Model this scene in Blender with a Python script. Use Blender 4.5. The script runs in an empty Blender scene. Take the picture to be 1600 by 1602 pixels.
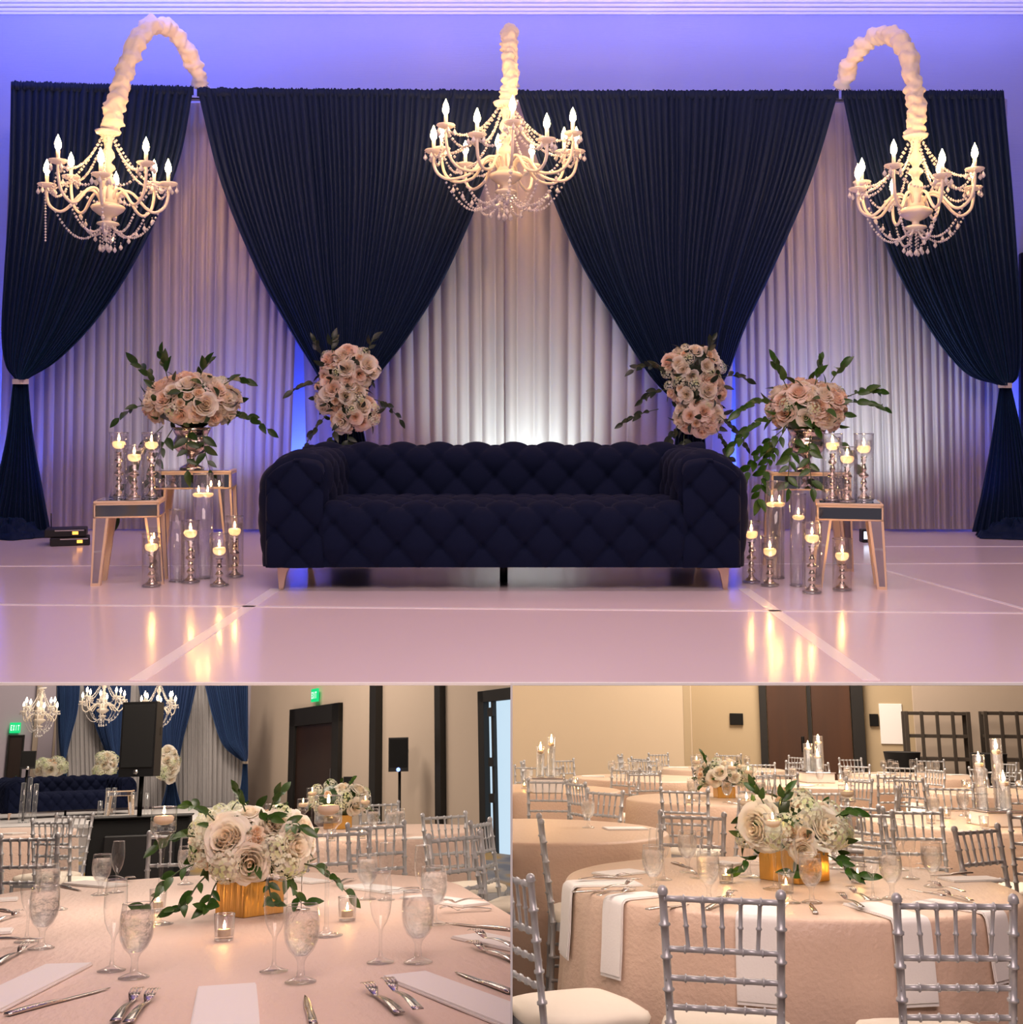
import bpy, bmesh, math, random
from math import sin, cos, pi, radians, sqrt, exp, atan2, floor
from mathutils import Vector, Matrix, noise

# ------------------------------------------------------------------ camera, world, exposure, uplights and fill lamps
SC = bpy.context.scene
COL = SC.collection
F, PX, PY, HC = 1800.0, 800.0, 666.0, 0.80          # focal length (px), principal point, eye height
CAM = Vector((0, 0, HC))
cd = bpy.data.cameras.new('camera'); cam = bpy.data.objects.new('camera', cd); COL.objects.link(cam)
cam.location = CAM; cam.rotation_euler = (pi / 2, 0, 0)
cd.sensor_fit = 'HORIZONTAL'; cd.sensor_width = 36.0; cd.lens = 36.0 * F / 1600
cd.shift_y = -(801 - PY) / 1600.0; cd.clip_start = 0.05; cd.clip_end = 200
SC.camera = cam
w = bpy.data.worlds.new('world'); SC.world = w; w.use_nodes = True
w.node_tree.nodes['Background'].inputs[0].default_value = (0.75, 0.68, 0.80, 1)
w.node_tree.nodes['Background'].inputs[1].default_value = 0.085
SC.view_settings.view_transform = 'Standard'; SC.view_settings.look = 'None'
SC.view_settings.gamma = 1.0; SC.view_settings.exposure = 0.0
try: SC.view_settings.use_curve_mapping = False
except Exception: pass
SC.cycles.use_denoising = True
SC.cycles.max_bounces = 7; SC.cycles.transparent_max_bounces = 24; SC.cycles.transmission_bounces = 6
SC.cycles.diffuse_bounces = 3; SC.cycles.glossy_bounces = 3
SC.cycles.caustics_reflective = False; SC.cycles.caustics_refractive = False
SC.cycles.sample_clamp_indirect = 6.0
SC.cycles.use_light_tree = True
class Room:
    """A hall below the stage: its own upright frame, floor at h = 0 below the camera."""
    def __init__(r, xc, yh, x0, hc):
        d = Vector((xc - PX, F, PY - yh)); up = Vector((x0 - PX, F, 0))
        up.z = -(d.x * up.x + d.y * up.y) / d.z; up.normalize(); fw = (d - up * d.dot(up)).normalized(); rt = fw.cross(up)
        r.hc = hc; o = CAM - up * hc
        r.M = Matrix((( rt.x, fw.x, up.x, o.x), (rt.y, fw.y, up.y, o.y), (rt.z, fw.z, up.z, o.z), (0, 0, 0, 1))); r.I = r.M.inverted()
        r.R = r.I.to_3x3()
    def ray(r, px, py): return r.R @ Vector((px - PX, F, PY - py))
    def hit(r, px, py, h=0.0):          # the point at height h that shows at (px, py)
        q = r.ray(px, py); t = (h - r.hc) / q.z; return Vector((q.x * t, q.y * t, h))
    def at(r, px, py, d):               # the point at distance d that shows at (px, py)
        q = r.ray(px, py); t = d / q.y; return Vector((q.x * t, d, r.hc + q.z * t))
    def xat(r, px, d, h):               # across position of pixel column px at distance d, height h
        p = r.at(px, 1300, d)
        for k in range(4):
            py = r.pix((p.x, d, h))[1]; p = r.at(px, py, d)
        return p.x
    def pix(r, p):
        q = r.M @ Vector(p) - CAM; return (PX + F * q.x / q.y, PY - F * q.z / q.y)
RL = Room(400, 1195, 640, 1.25)
RR = Room(1200, 1125, 890, 1.40)

def lamp_area(name, loc, target, size, energy, color, size_y=None, spread=None):
    l = bpy.data.lights.new(name, 'AREA'); l.energy = energy; l.color = color; l.size = size
    if size_y: l.shape = 'RECTANGLE'; l.size_y = size_y
    if spread: l.spread = radians(spread)
    o = bpy.data.objects.new(name, l); COL.objects.link(o); o.location = loc
    o.rotation_euler = (Vector(target) - Vector(loc)).to_track_quat('-Z', 'Y').to_euler()
    return o
def lamp_spot(name, loc, target, energy, color, angle=60, blend=0.6, radius=0.06):
    l = bpy.data.lights.new(name, 'SPOT'); l.energy = energy; l.color = color
    l.spot_size = radians(angle); l.spot_blend = blend; l.shadow_soft_size = radius
    o = bpy.data.objects.new(name, l); COL.objects.link(o); o.location = loc
    o.rotation_euler = (Vector(target) - Vector(loc)).to_track_quat('-Z', 'Y').to_euler()
    return o
def lamp_point(name, loc, energy, color, radius=0.05):
    l = bpy.data.lights.new(name, 'POINT'); l.energy = energy; l.color = color; l.shadow_soft_size = radius
    o = bpy.data.objects.new(name, l); COL.objects.link(o); o.location = loc
    return o

WALL_Y, DRAPE_Y, SHEER_Y = 9.35, 8.35, 8.75
BLUE = (0.07, 0.13, 1.0)
# blue uplights on the floor behind the drape, washing the wall
for x, e in ((-3.9, 260), (-1.60, 200), (1.60, 200), (3.9, 260)):
    lamp_spot('uplight_blue', (x, WALL_Y - 0.35, 0.12), (x, WALL_Y + 0.15, 2.6), e, BLUE, 120, 0.9, 0.08)
# blue and white uplights on the floor in front of the pale drape
for x, t, e in ((-1.95, -1.95, 80), (1.98, 1.92, 80), (-3.2, -3.35, 9), (3.3, 3.45, 6)):
    lamp_spot('uplight_blue_front', (x, 8.0, 0.1), (t, SHEER_Y, 1.5), e, BLUE, 80, 1.0, 0.05)
lamp_area('wall_fill', (0, 7.9, 4.12), (0, WALL_Y, 3.55), 9.0, 30, (0.28, 0.27, 1.0), 0.25)  # added lamp above the view, tints the upper wall lavender
lamp_area('wall_fill_side', (-3.4, 7.9, 4.12), (-3.6, WALL_Y, 3.5), 2.4, 22, (0.12, 0.2, 1.0), 0.25)  # added lamp, deepens the blue on the left of the wall
lamp_area('crown_fill', (0, 8.9, 4.02), (0, WALL_Y, 4.25), 9.0, 16, (0.34, 0.36, 1.0), 0.08)  # added strip lamp that brightens the crown, no fitting there
lamp_spot('uplight_white', (0.06, 8.1, 0.1), (0.10, SHEER_Y, 0.9), 150, (0.78, 1.0, 0.94), 95, 1.0, 0.06)
lamp_spot('uplight_white_right', (2.5, 8.0, 0.15), (2.62, SHEER_Y, 1.1), 105, (0.80, 0.97, 1.0), 100, 1.0, 0.06)
lamp_spot('uplight_white_left', (-2.45, 8.0, 0.15), (-2.5, SHEER_Y, 1.0), 38, (0.85, 0.9, 1.0), 100, 1.0, 0.06)
# unseen soft fill lamps added over the stage and above the camera
lamp_area('stage_fill', (0, 4.4, 4.1), (0, 7.6, 0.6), 5.0, 66, (0.98, 0.66, 0.74), 1.0)
lamp_area('front_fill', (0.5, 0.4, 4.0), (0, 4.0, 0.0), 4.0, 230, (1.0, 0.76, 0.72), 2.0)
# unseen fill lamps added under the deck to light the two halls
for x in (-1.4, -0.5, 0.5, 1.4):
    lamp_area('table_fill', (x, 4.3, -0.04), (x, 4.3, -1.0), 0.7, 6, (1.0, 0.88, 0.78), 0.3)
for x, y, e in ((-2.2, 7.5, 75), (2.2, 7.5, 75), (-3.6, 12.5, 180), (3.4, 12.5, 230), (-4.5, 19, 330), (4.2, 18.5, 430), (-8.0, 23, 230)):
    lamp_area("hall_fill", (x, y, -0.05), (x, y, -6), 2.0, e, (1.0, 0.84, 0.70))

# ------------------------------------------------------------------ materials
def lin(c):
    return tuple(((x / 255) / 12.92 if x / 255 <= 0.04045 else ((x / 255 + 0.055) / 1.055) ** 2.4) for x in c) + (1.0,)
M = {}
def nt(name):
    m = bpy.data.materials.new(name); m.use_nodes = True
    return m, m.node_tree, m.node_tree.nodes['Principled BSDF']
def mat(name, rgb, rough=0.5, metal=0.0, bump=None, vary=None, **kw):
    """bump=(scale, strength, stretch xyz); vary=(scale, amount) mottles the colour."""
    m, t, b = nt(name)
    b.inputs['Base Color'].default_value = lin(rgb); b.inputs['Roughness'].default_value = rough
    b.inputs['Metallic'].default_value = metal
    for k, v in kw.items():
        b.inputs[k.replace('_', ' ')].default_value = v
    tc = t.nodes.new('ShaderNodeTexCoord')
    def nz(scale, stretch=(1, 1, 1), detail=4):
        mp = t.nodes.new('ShaderNodeMapping'); mp.inputs['Scale'].default_value = stretch
        n = t.nodes.new('ShaderNodeTexNoise'); n.inputs['Scale'].default_value = scale; n.inputs['Detail'].default_value = detail
        t.links.new(tc.outputs['Object'], mp.inputs[0]); t.links.new(mp.outputs[0], n.inputs['Vector'])
        return n.outputs['Fac']
    if bump:
        bp = t.nodes.new('ShaderNodeBump'); bp.inputs['Strength'].default_value = bump[1]; bp.inputs['Distance'].default_value = 0.01
        t.links.new(nz(bump[0], bump[2] if len(bump) > 2 else (1, 1, 1)), bp.inputs['Height']); t.links.new(bp.outputs[0], b.inputs['Normal'])
    if vary:
        mx = t.nodes.new('ShaderNodeMixRGB'); mx.blend_type = 'MULTIPLY'; mx.inputs[1].default_value = lin(rgb)
        cr = t.nodes.new('ShaderNodeValToRGB'); a = 1 - vary[1]
        cr.color_ramp.elements[0].position = 0.3; cr.color_ramp.elements[0].color = (a, a, a, 1); cr.color_ramp.elements[1].position = 0.7
        t.links.new(nz(vary[0], vary[2] if len(vary) > 2 else (1, 1, 1)), cr.inputs[0]); t.links.new(cr.outputs[0], mx.inputs[2]); mx.inputs[0].default_value = 1
        t.links.new(mx.outputs[0], b.inputs['Base Color'])
    M[name] = m
    return m
def emit(name, rgb, strength):
    m, t, b = nt(name)
    b.inputs['Base Color'].default_value = (0, 0, 0, 1)
    b.inputs['Emission Color'].default_value = lin(rgb); b.inputs['Emission Strength'].default_value = strength
    M[name] = m; return m
def thin_glass(name, tint=(0.97, 0.98, 0.98), base=0.05, edge=0.6, power=3.0, rough=0.02):
    m = bpy.data.materials.new(name); m.use_nodes = True; t = m.node_tree; t.nodes.clear()
    out = t.nodes.new('ShaderNodeOutputMaterial'); mix = t.nodes.new('ShaderNodeMixShader')
    tr = t.nodes.new('ShaderNodeBsdfTransparent'); tr.inputs[0].default_value = tint + (1,)
    gl = t.nodes.new('ShaderNodeBsdfGlossy'); gl.inputs['Roughness'].default_value = rough
    lw = t.nodes.new('ShaderNodeLayerWeight'); lw.inputs[0].default_value = 0.5
    pw = t.nodes.new('ShaderNodeMath'); pw.operation = 'POWER'; pw.inputs[1].default_value = power
    mu = t.nodes.new('ShaderNodeMath'); mu.operation = 'MULTIPLY_ADD'; mu.inputs[1].default_value = edge; mu.inputs[2].default_value = base
    t.links.new(lw.outputs['Facing'], pw.inputs[0]); t.links.new(pw.outputs[0], mu.inputs[0]); t.links.new(mu.outputs[0], mix.inputs[0])
    t.links.new(tr.outputs[0], mix.inputs[1]); t.links.new(gl.outputs[0], mix.inputs[2]); t.links.new(mix.outputs[0], out.inputs[0])
    M[name] = m; return m
def cloth_translucent(name, rgb, amount, rough=0.7):
    m, t, b = nt(name)
    b.inputs['Base Color'].default_value = lin(rgb); b.inputs['Roughness'].default_value = rough
    b.inputs['Sheen Weight'].default_value = 0.15
    tc = t.nodes.new('ShaderNodeTexCoord'); mp = t.nodes.new('ShaderNodeMapping'); mp.inputs['Scale'].default_value = (30, 30, 600)
    n = t.nodes.new('ShaderNodeTexNoise'); n.inputs['Scale'].default_value = 1.0
    bp = t.nodes.new('ShaderNodeBump'); bp.inputs['Strength'].default_value = 0.12; bp.inputs['Distance'].default_value = 0.004
    t.links.new(tc.outputs['Object'], mp.inputs[0]); t.links.new(mp.outputs[0], n.inputs['Vector']); t.links.new(n.outputs['Fac'], bp.inputs['Height']); t.links.new(bp.outputs[0], b.inputs['Normal'])
    tl = t.nodes.new('ShaderNodeBsdfTranslucent'); tl.inputs[0].default_value = lin(rgb)
    mx = t.nodes.new('ShaderNodeMixShader'); mx.inputs[0].default_value = amount
    out = t.nodes['Material Output']
    t.links.new(b.outputs[0], mx.inputs[1]); t.links.new(tl.outputs[0], mx.inputs[2]); t.links.new(mx.outputs[0], out.inputs[0])
    M[name] = m; return m

mat('wallpaper', (160, 164, 208), 0.8, bump=(6, 0.25, (1, 1, 60)))
mat('moulding', (235, 233, 238), 0.5)
mat('ceiling_paint', (225, 222, 226), 0.8)
mat('stage_floor', (248, 228, 236), 0.2, bump=(3, 0.015), Specular_IOR_Level=0.5, Coat_Weight=0.12, Coat_Roughness=0.1)
mat('floor_tape', (250, 242, 246), 0.3)
mat('white_paint', (252, 252, 252), 0.6)
mat('navy_velvet', (2, 22, 56), 0.75, bump=(90, 0.12, (1, 1, 0.15)), Sheen_Weight=0.22, Sheen_Roughness=0.3, Sheen_Tint=(0.04, 0.24, 0.6, 1), Specular_IOR_Level=0.25)
mat('sofa_velvet', (5, 14, 42), 0.9, bump=(160, 0.10), Sheen_Weight=0.12, Sheen_Roughness=0.35, Sheen_Tint=(0.16, 0.2, 0.5, 1), Specular_IOR_Level=0.2)
cloth_translucent('sheer_cloth', (172, 160, 162), 0.25)
mat('sleeve_cloth', (240, 226, 208), 0.6, bump=(40, 0.1), Sheen_Weight=0.2)
mat('chandelier_white', (240, 228, 212), 0.25)
mat('crystal', (252, 246, 242), 0.06, Transmission_Weight=0.25, IOR=1.5, Specular_IOR_Level=0.9)
mat('chrome', (225, 220, 214), 0.12, 1.0)
mat('mercury_silver', (232, 214, 196), 0.16, 1.0, bump=(60, 0.25))
mat('mirror', (228, 226, 232), 0.03, 1.0)
mat('champagne_wood', (226, 196, 166), 0.4, bump=(60, 0.05))
thin_glass('clear_glass', (0.985, 0.99, 0.99), 0.06, 0.5, 3.0)
thin_glass('goblet_glass', (0.98, 0.985, 0.985), 0.05, 0.7, 2.4)
mat('clear_water', (240, 246, 250), 0.03, Transmission_Weight=1.0, IOR=1.15, Alpha=0.4)
mat('iced_water', (252, 252, 252), 0.03, Transmission_Weight=1.0, IOR=1.28, Alpha=0.5, bump=(60, 1.0), Specular_IOR_Level=1.0)
def wax(name, rgb):
    m, t, b = nt(name); b.inputs['Base Color'].default_value = lin(rgb); b.inputs['Roughness'].default_value = 0.45
    tl = t.nodes.new('ShaderNodeBsdfTranslucent'); tl.inputs[0].default_value = lin(rgb); mx = t.nodes.new('ShaderNodeMixShader'); mx.inputs[0].default_value = 0.5
    t.links.new(b.outputs[0], mx.inputs[1]); t.links.new(tl.outputs[0], mx.inputs[2]); t.links.new(mx.outputs[0], t.nodes['Material Output'].inputs[0]); M[name] = m
wax('tray_acrylic', (250, 244, 236)); wax('candle_wax', (255, 226, 190)); wax('pale_wax', (252, 236, 214))
mat('wick', (40, 30, 24), 0.9)
emit('flame', (255, 190, 100), 300)
emit('bulb_glow', (255, 194, 118), 170)
emit('bulb_glow_white', (255, 226, 190), 26)
mat('leaf_green', (38, 68, 22), 0.38, vary=(14, 0.45))
mat('leaf_dark', (26, 44, 24), 0.42, vary=(14, 0.45))
mat('leaf_fresh', (50, 88, 20), 0.36, vary=(14, 0.4))
mat('stem_green', (60, 76, 40), 0.6)
mat('black_plastic', (16, 16, 18), 0.45)
mat('black_metal', (20, 19, 18), 0.4, 0.6)
emit('amber_display', (255, 170, 70), 3.0)
emit('white_display', (225, 235, 255), 2.5)

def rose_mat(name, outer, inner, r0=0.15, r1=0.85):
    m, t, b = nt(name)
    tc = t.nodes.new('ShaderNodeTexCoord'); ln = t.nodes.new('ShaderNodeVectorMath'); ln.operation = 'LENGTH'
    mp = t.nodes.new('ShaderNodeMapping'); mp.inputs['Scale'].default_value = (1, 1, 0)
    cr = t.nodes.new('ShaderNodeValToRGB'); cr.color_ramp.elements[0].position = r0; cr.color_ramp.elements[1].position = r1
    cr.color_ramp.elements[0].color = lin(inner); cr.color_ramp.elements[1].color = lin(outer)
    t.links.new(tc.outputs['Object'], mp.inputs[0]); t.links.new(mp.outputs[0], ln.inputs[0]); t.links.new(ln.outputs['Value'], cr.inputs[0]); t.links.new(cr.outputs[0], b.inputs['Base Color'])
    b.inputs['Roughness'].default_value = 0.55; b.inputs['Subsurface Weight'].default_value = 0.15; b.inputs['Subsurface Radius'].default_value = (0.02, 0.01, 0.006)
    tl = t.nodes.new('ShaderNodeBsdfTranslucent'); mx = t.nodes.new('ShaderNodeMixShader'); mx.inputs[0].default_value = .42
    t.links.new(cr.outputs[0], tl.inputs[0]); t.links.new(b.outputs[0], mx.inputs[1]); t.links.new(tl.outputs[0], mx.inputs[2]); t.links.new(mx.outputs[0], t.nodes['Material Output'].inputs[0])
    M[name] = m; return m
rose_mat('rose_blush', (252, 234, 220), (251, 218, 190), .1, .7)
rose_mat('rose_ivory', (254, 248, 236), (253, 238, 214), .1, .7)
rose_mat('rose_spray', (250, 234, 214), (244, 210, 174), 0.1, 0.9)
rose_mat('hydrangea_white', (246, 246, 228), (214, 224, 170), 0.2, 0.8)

# ------------------------------------------------------------------ mesh helpers
CUR = Matrix.Identity(4)            # frame of the room being built
class MB:
    def __init__(s): s.v = []; s.f = []; s.flat = []
    def add(s, vs, fs, flat=False):
        n = len(s.v); s.v += [tuple(p) for p in vs]
        for q in fs: s.f.append(tuple(i + n for i in q)); s.flat.append(flat)
        return s
    def box(s, c, d, bev=0.0, rot=0.0):
        x, y, z = d[0] / 2, d[1] / 2, d[2] / 2
        if bev > 0:
            b = min(bev, x * .9, y * .9, z * .9); vs = []; 
            for sx in (-1, 1):
                for sy in (-1, 1):
                    for sz in (-1, 1):
                        vs += [(sx * x, sy * (y - b), sz * (z - b)), (sx * (x - b), sy * y, sz * (z - b)), (sx * (x - b), sy * (y - b), sz * z)]
            bm = bmesh.new(); [bm.verts.new(p) for p in vs]; bmesh.ops.convex_hull(bm, input=bm.verts)
            bm.verts.index_update(); vv = [tuple(v.co) for v in bm.verts]; fs = [[v.index for v in f.verts] for f in bm.faces]; bm.free(); vs = vv
        else:
            vs = [(sx * x, sy * y, sz * z) for sx in (-1, 1) for sy in (-1, 1) for sz in (-1, 1)]
            fs = [(0, 1, 3, 2), (4, 6, 7, 5), (0, 4, 5, 1), (2, 3, 7, 6), (0, 2, 6, 4), (1, 5, 7, 3)]
        ca, sa = cos(rot), sin(rot)
        return s.add([(c[0] + p[0] * ca - p[1] * sa, c[1] + p[0] * sa + p[1] * ca, c[2] + p[2]) for p in vs], fs, True)
    def lathe(s, prof, seg=20, c=(0, 0, 0), cap=True):
        vs = []; fs = []
        for r, z in prof:
            for k in range(seg):
                a = 2 * pi * k / seg; vs.append((c[0] + r * cos(a), c[1] + r * sin(a), c[2] + z))
        for i in range(len(prof) - 1):
            for k in range(seg):
                k2 = (k + 1) % seg; fs.append((i * seg + k, i * seg + k2, (i + 1) * seg + k2, (i + 1) * seg + k))
        if cap:
            if prof[0][0] > 1e-5: fs.append(tuple(range(seg - 1, -1, -1)))
            if prof[-1][0] > 1e-5: fs.append(tuple((len(prof) - 1) * seg + k for k in range(seg)))
        return s.add(vs, fs)
    def tube(s, pts, r, seg=8, cap=True):
        pts = [Vector(p) for p in pts]; n = len(pts); rs = r if isinstance(r, (list, tuple)) else [r] * n
        t0 = (pts[1] - pts[0]).normalized(); nrm = t0.orthogonal().normalized(); vs = []; fs = []
        for i, p in enumerate(pts):
            t = (pts[min(i + 1, n - 1)] - pts[max(i - 1, 0)]).normalized()
            nrm = (nrm - t * nrm.dot(t)); nrm = nrm.normalized() if nrm.length > 1e-6 else t.orthogonal().normalized(); bn = t.cross(nrm)
            for k in range(seg):
                a = 2 * pi * k / seg; vs.append(p + (nrm * cos(a) + bn * sin(a)) * rs[i])
        for i in range(n - 1):
            for k in range(seg):
                k2 = (k + 1) % seg; fs.append((i * seg + k, i * seg + k2, (i + 1) * seg + k2, (i + 1) * seg + k))
        if cap: fs.append(tuple(range(seg - 1, -1, -1))); fs.append(tuple((n - 1) * seg + k for k in range(seg)))
        return s.add(vs, fs)
    def ball(s, c, r, seg=8, rings=6, sz=1.0):
        return s.lathe([(max(r * sin(pi * i / rings), 1e-6), -r * sz * cos(pi * i / rings)) for i in range(rings + 1)], seg, c, False)
    def octa(s, c, r, h=None):
        h = h or r; x, y, z = c
        return s.add([(x + r, y, z), (x, y + r, z), (x - r, y, z), (x, y - r, z), (x, y, z + h), (x, y, z - h)],
                     [(0, 1, 4), (1, 2, 4), (2, 3, 4), (3, 0, 4), (1, 0, 5), (2, 1, 5), (3, 2, 5), (0, 3, 5)], True)
    def grid(s, fn, nu, nv, closed_u=False):
        vs = [fn(i / (nu if closed_u else nu - 1), j / (nv - 1)) for j in range(nv) for i in range(nu)]
        fs = []
        for j in range(nv - 1):
            for i in range(nu if closed_u else nu - 1):
                i2 = (i + 1) % nu; fs.append((j * nu + i, j * nu + i2, (j + 1) * nu + i2, (j + 1) * nu + i))
        return s.add(vs, fs)
    def prism(s, poly, z0, z1):
        n = len(poly); vs = [(x, y, z0) for x, y in poly] + [(x, y, z1) for x, y in poly]
        fs = [tuple(range(n - 1, -1, -1)), tuple(range(n, 2 * n))] + [(i, (i + 1) % n, n + (i + 1) % n, n + i) for i in range(n)]
        return s.add(vs, fs, True)
    def mesh(s, name, material, smooth=True):
        me = bpy.data.meshes.new(name); me.from_pydata(s.v, [], s.f); me.update()
        if smooth: me.polygons.foreach_set('use_smooth', [not x for x in s.flat])
        if material is not None: me.materials.append(M[material] if isinstance(material, str) else material)
        return me
def part(name, mesh, parent, loc=(0, 0, 0), rot=None, scale=None, label=None):
    if isinstance(mesh, tuple): mesh = mesh[0].mesh(name, mesh[1])
    o = bpy.data.objects.new(name, mesh); COL.objects.link(o); o.parent = parent; o.location = loc
    if rot is not None:
        if isinstance(rot, Matrix): o.rotation_euler = rot.to_euler()
        else: o.rotation_euler = rot
    if scale is not None: o.scale = scale if isinstance(scale, (tuple, list)) else (scale,) * 3
    if label: o['label'] = label
    return o
ROOT = []
def place(o, loc, rz=0.0, extra=None):
    m = CUR @ Matrix.Translation(loc) @ Matrix.Rotation(rz, 4, 'Z')
    if extra is not None: m = m @ extra
    o.matrix_world = m; return o
def tag(o, label, cat, group=None, kind=None):
    if label: o['label'] = label
    if cat: o['category'] = cat
    if group: o['group'] = group
    if kind: o['kind'] = kind
    return o
def thing(name, label, cat, loc=(0, 0, 0), rz=0.0, group=None, mesh=None, extra=None):
    o = bpy.data.objects.new(name, mesh); COL.objects.link(o)
    place(o, loc, rz, extra); tag(o, label, cat, group); ROOT.append(o); return o
def structure(name, mb, material, loc=(0, 0, 0), rz=0.0, smooth=False):
    o = bpy.data.objects.new(name, mb.mesh(name, material, smooth)); COL.objects.link(o); place(o, loc, rz)
    o['kind'] = 'structure'; ROOT.append(o); return o
def dup(src, loc, rz=0.0, label=None, group=None, extra=None, scale=None):
    r = src.copy(); COL.objects.link(r)
    m = extra if scale is None else Matrix.Diagonal((scale, scale, scale, 1)) if extra is None else extra @ Matrix.Diagonal((scale, scale, scale, 1))
    place(r, loc, rz, m)
    if label: r['label'] = label
    if group: r['group'] = group
    ROOT.append(r)
    for ch in list(src.children):
        c = ch.copy(); COL.objects.link(c); c.parent = r
        for g in list(ch.children):
            d = g.copy(); COL.objects.link(d); d.parent = c
    return r
def U(px, py, Y):                   # a point of the stage set from where it appears at distance Y
    return Vector(((px - PX) * Y / F, Y, HC - (py - PY) * Y / F))
def spline(pts, n):
    """n points along a Catmull-Rom curve through pts"""
    P = [Vector(p) for p in pts]; P = [P[0] * 2 - P[1]] + P + [P[-1] * 2 - P[-2]]; m = len(P) - 3; out = []
    for k in range(n):
        u = k / (n - 1) * m; i = min(int(u), m - 1); t = u - i; a, b, c, d = P[i:i + 4]
        out.append(0.5 * ((2 * b) + (c - a) * t + (2 * a - 5 * b + 4 * c - d) * t * t + (3 * b - a - 3 * c + d) * t ** 3))
    return out
ORD = ['first', 'second', 'third', 'fourth', 'fifth', 'sixth', 'seventh', 'eighth', 'ninth', 'tenth', 'eleventh', 'twelfth', 'thirteenth', 'fourteenth', 'fifteenth', 'sixteenth']

# ================================================================== THE STAGE ABOVE: shell
mb = MB(); mb.box((0, (3.59 + 9.7) / 2, -0.005), (26, 9.7 - 3.59, 0.010)); structure('floor', mb, 'stage_floor')
mb = MB(); mb.box((0, 20.7, -0.005), (36, 22, 0.010)); structure('ceiling_lower', mb, 'ceiling_paint')
mb = MB(); mb.box((0, 3.586, -0.0045), (26, 0.007, 0.0098), 0.001); structure('trim_stage_edge', mb, 'white_paint')
mb = MB(); mb.box((0, WALL_Y + 0.05, 2.1), (14, 0.1, 4.6)); structure('wall_back', mb, 'wallpaper')
mb = MB(); mb.box((0, 7.2, 4.32), (14, 4.6, 0.06)); structure('ceiling', mb, 'ceiling_paint')
# crown moulding in stepped bands
mb = MB()
for z, d, h in ((4.145, 0.03, 0.018), (4.168, 0.05, 0.024), (4.195, 0.075, 0.022), (4.222, 0.10, 0.026), (4.255, 0.15, 0.05)):
    mb.box((0, WALL_Y - d / 2, z), (14, d, h), 0.004)
structure('trim_crown', mb, 'moulding')
# sealed tape seams of the white floor panels
def tape(name, a, b, wd):
    a, b = Vector(a), Vector(b); d = b - a; mb = MB(); mb.box((0, 0, 0.0008), (d.length, wd, 0.0016)); c = (a + b) / 2
    structure(name, mb, 'floor_tape', (c.x, c.y, 0), atan2(d.y, d.x))
def fl(px, py):
    Y = F * HC / (py - PY); return ((px - PX) * Y / F, Y, 0)
tape('trim_tape_front', fl(-90, 945), fl(1700, 960), 0.035)
tape('trim_tape_left', fl(432, 921), fl(215, 1064), 0.055)
tape('trim_tape_right', fl(1163, 921), fl(1362, 1064), 0.055)
tape('trim_tape_mid', fl(-60, 886), fl(1700, 881), 0.03)
tape('trim_tape_back', fl(1380, 855), fl(1660, 855), 0.03)
tape('trim_tape_side', fl(1385, 893), fl(1640, 963), 0.028)
# doorframe edge at the far right of the wall
mb = MB(); a = U(1594, 400, WALL_Y - .02); mb.box((a.x + 0.45, WALL_Y - 0.03, 1.1), (0.9, 0.06, 2.2), 0.01); structure('door_1', mb, 'black_metal')

# ------------------------------------------------------------------ drapery
def cloth_panel(P, left, right, nu, nv, folds, amp, seed, gather=0.35, base_d=0.0):
    """P(px, py, depth offset); left/right: pixel edge curves from top to bottom."""
    rnd = random.Random(seed)
    L = spline([(x, y, 0) for x, y in left], nv); R = spline([(x, y, 0) for x, y in right], nv)
    ks = [rnd.uniform(0.75, 1.25) for _ in range(folds)]; tot = sum(ks); acc = [0]
    for k in ks: acc.append(acc[-1] + k / tot)
    ph = [rnd.uniform(0.55, 1.0) for _ in range(folds)]
    def fold(u):
        i = 0
        while i < folds - 1 and u > acc[i + 1]: i += 1
        t = (u - acc[i]) / (acc[i + 1] - acc[i]); return ph[i] * abs(sin(pi * t)) ** 0.75
    fo = [fold(i / (nu - 1)) for i in range(nu)]
    lo = [noise.noise((i * 0.07, seed * 1.7, 0)) for i in range(nu)]
    w0 = (R[0] - L[0]).length
    vs = []; fs = []
    for j in range(nv):
        wd = (R[j] - L[j]).length / max(w0, 1); v = j / (nv - 1)
        a = amp * (0.55 + 0.45 * min(1, v * 6)) * (gather + (1 - gather) * min(1.25, wd))
        for i in range(nu):
            u = i / (nu - 1); p = L[j].lerp(R[j], u)
            sw = sin(pi * u)
            d = base_d - a * fo[i] - 0.10 * lo[i] * amp * 6 * (0.3 + v)
            vs.append(P(p.x, p.y, d - 0.16 * sw * max(0.0, 1 - wd) * (amp / 0.05)))
    for j in range(nv - 1):
        for i in range(nu - 1):
            k = j * nu + i; fs.append((k, k + 1, k + nu + 1, k + nu))
    m = MB(); m.add(vs, fs); return m
def ruffle(P, x0, y0, x1, y1, hgt, amp, seed, n=300):
    rnd = random.Random(seed); f = [rnd.uniform(-1, 1) for _ in range(n)]
    def fn(u, v):
        i = min(int(u * (n - 1)), n - 1); x = x0 + (x1 - x0) * u; y = y0 + (y1 - y0) * u
        return P(x, y + hgt * v - (2.0 * f[i] if v < .1 else 0), -amp * (0.6 + 0.4 * f[i]) * sin(pi * min(max(v, .02), .98)) - 0.012)
    m = MB(); m.grid(fn, n, 6); return m
def PU(Y): return lambda px, py, d: U(px, py, Y + d)
PD, PS = PU(DRAPE_Y), [PU(SHEER_Y - .045), PU(SHEER_Y + .075)]

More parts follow.
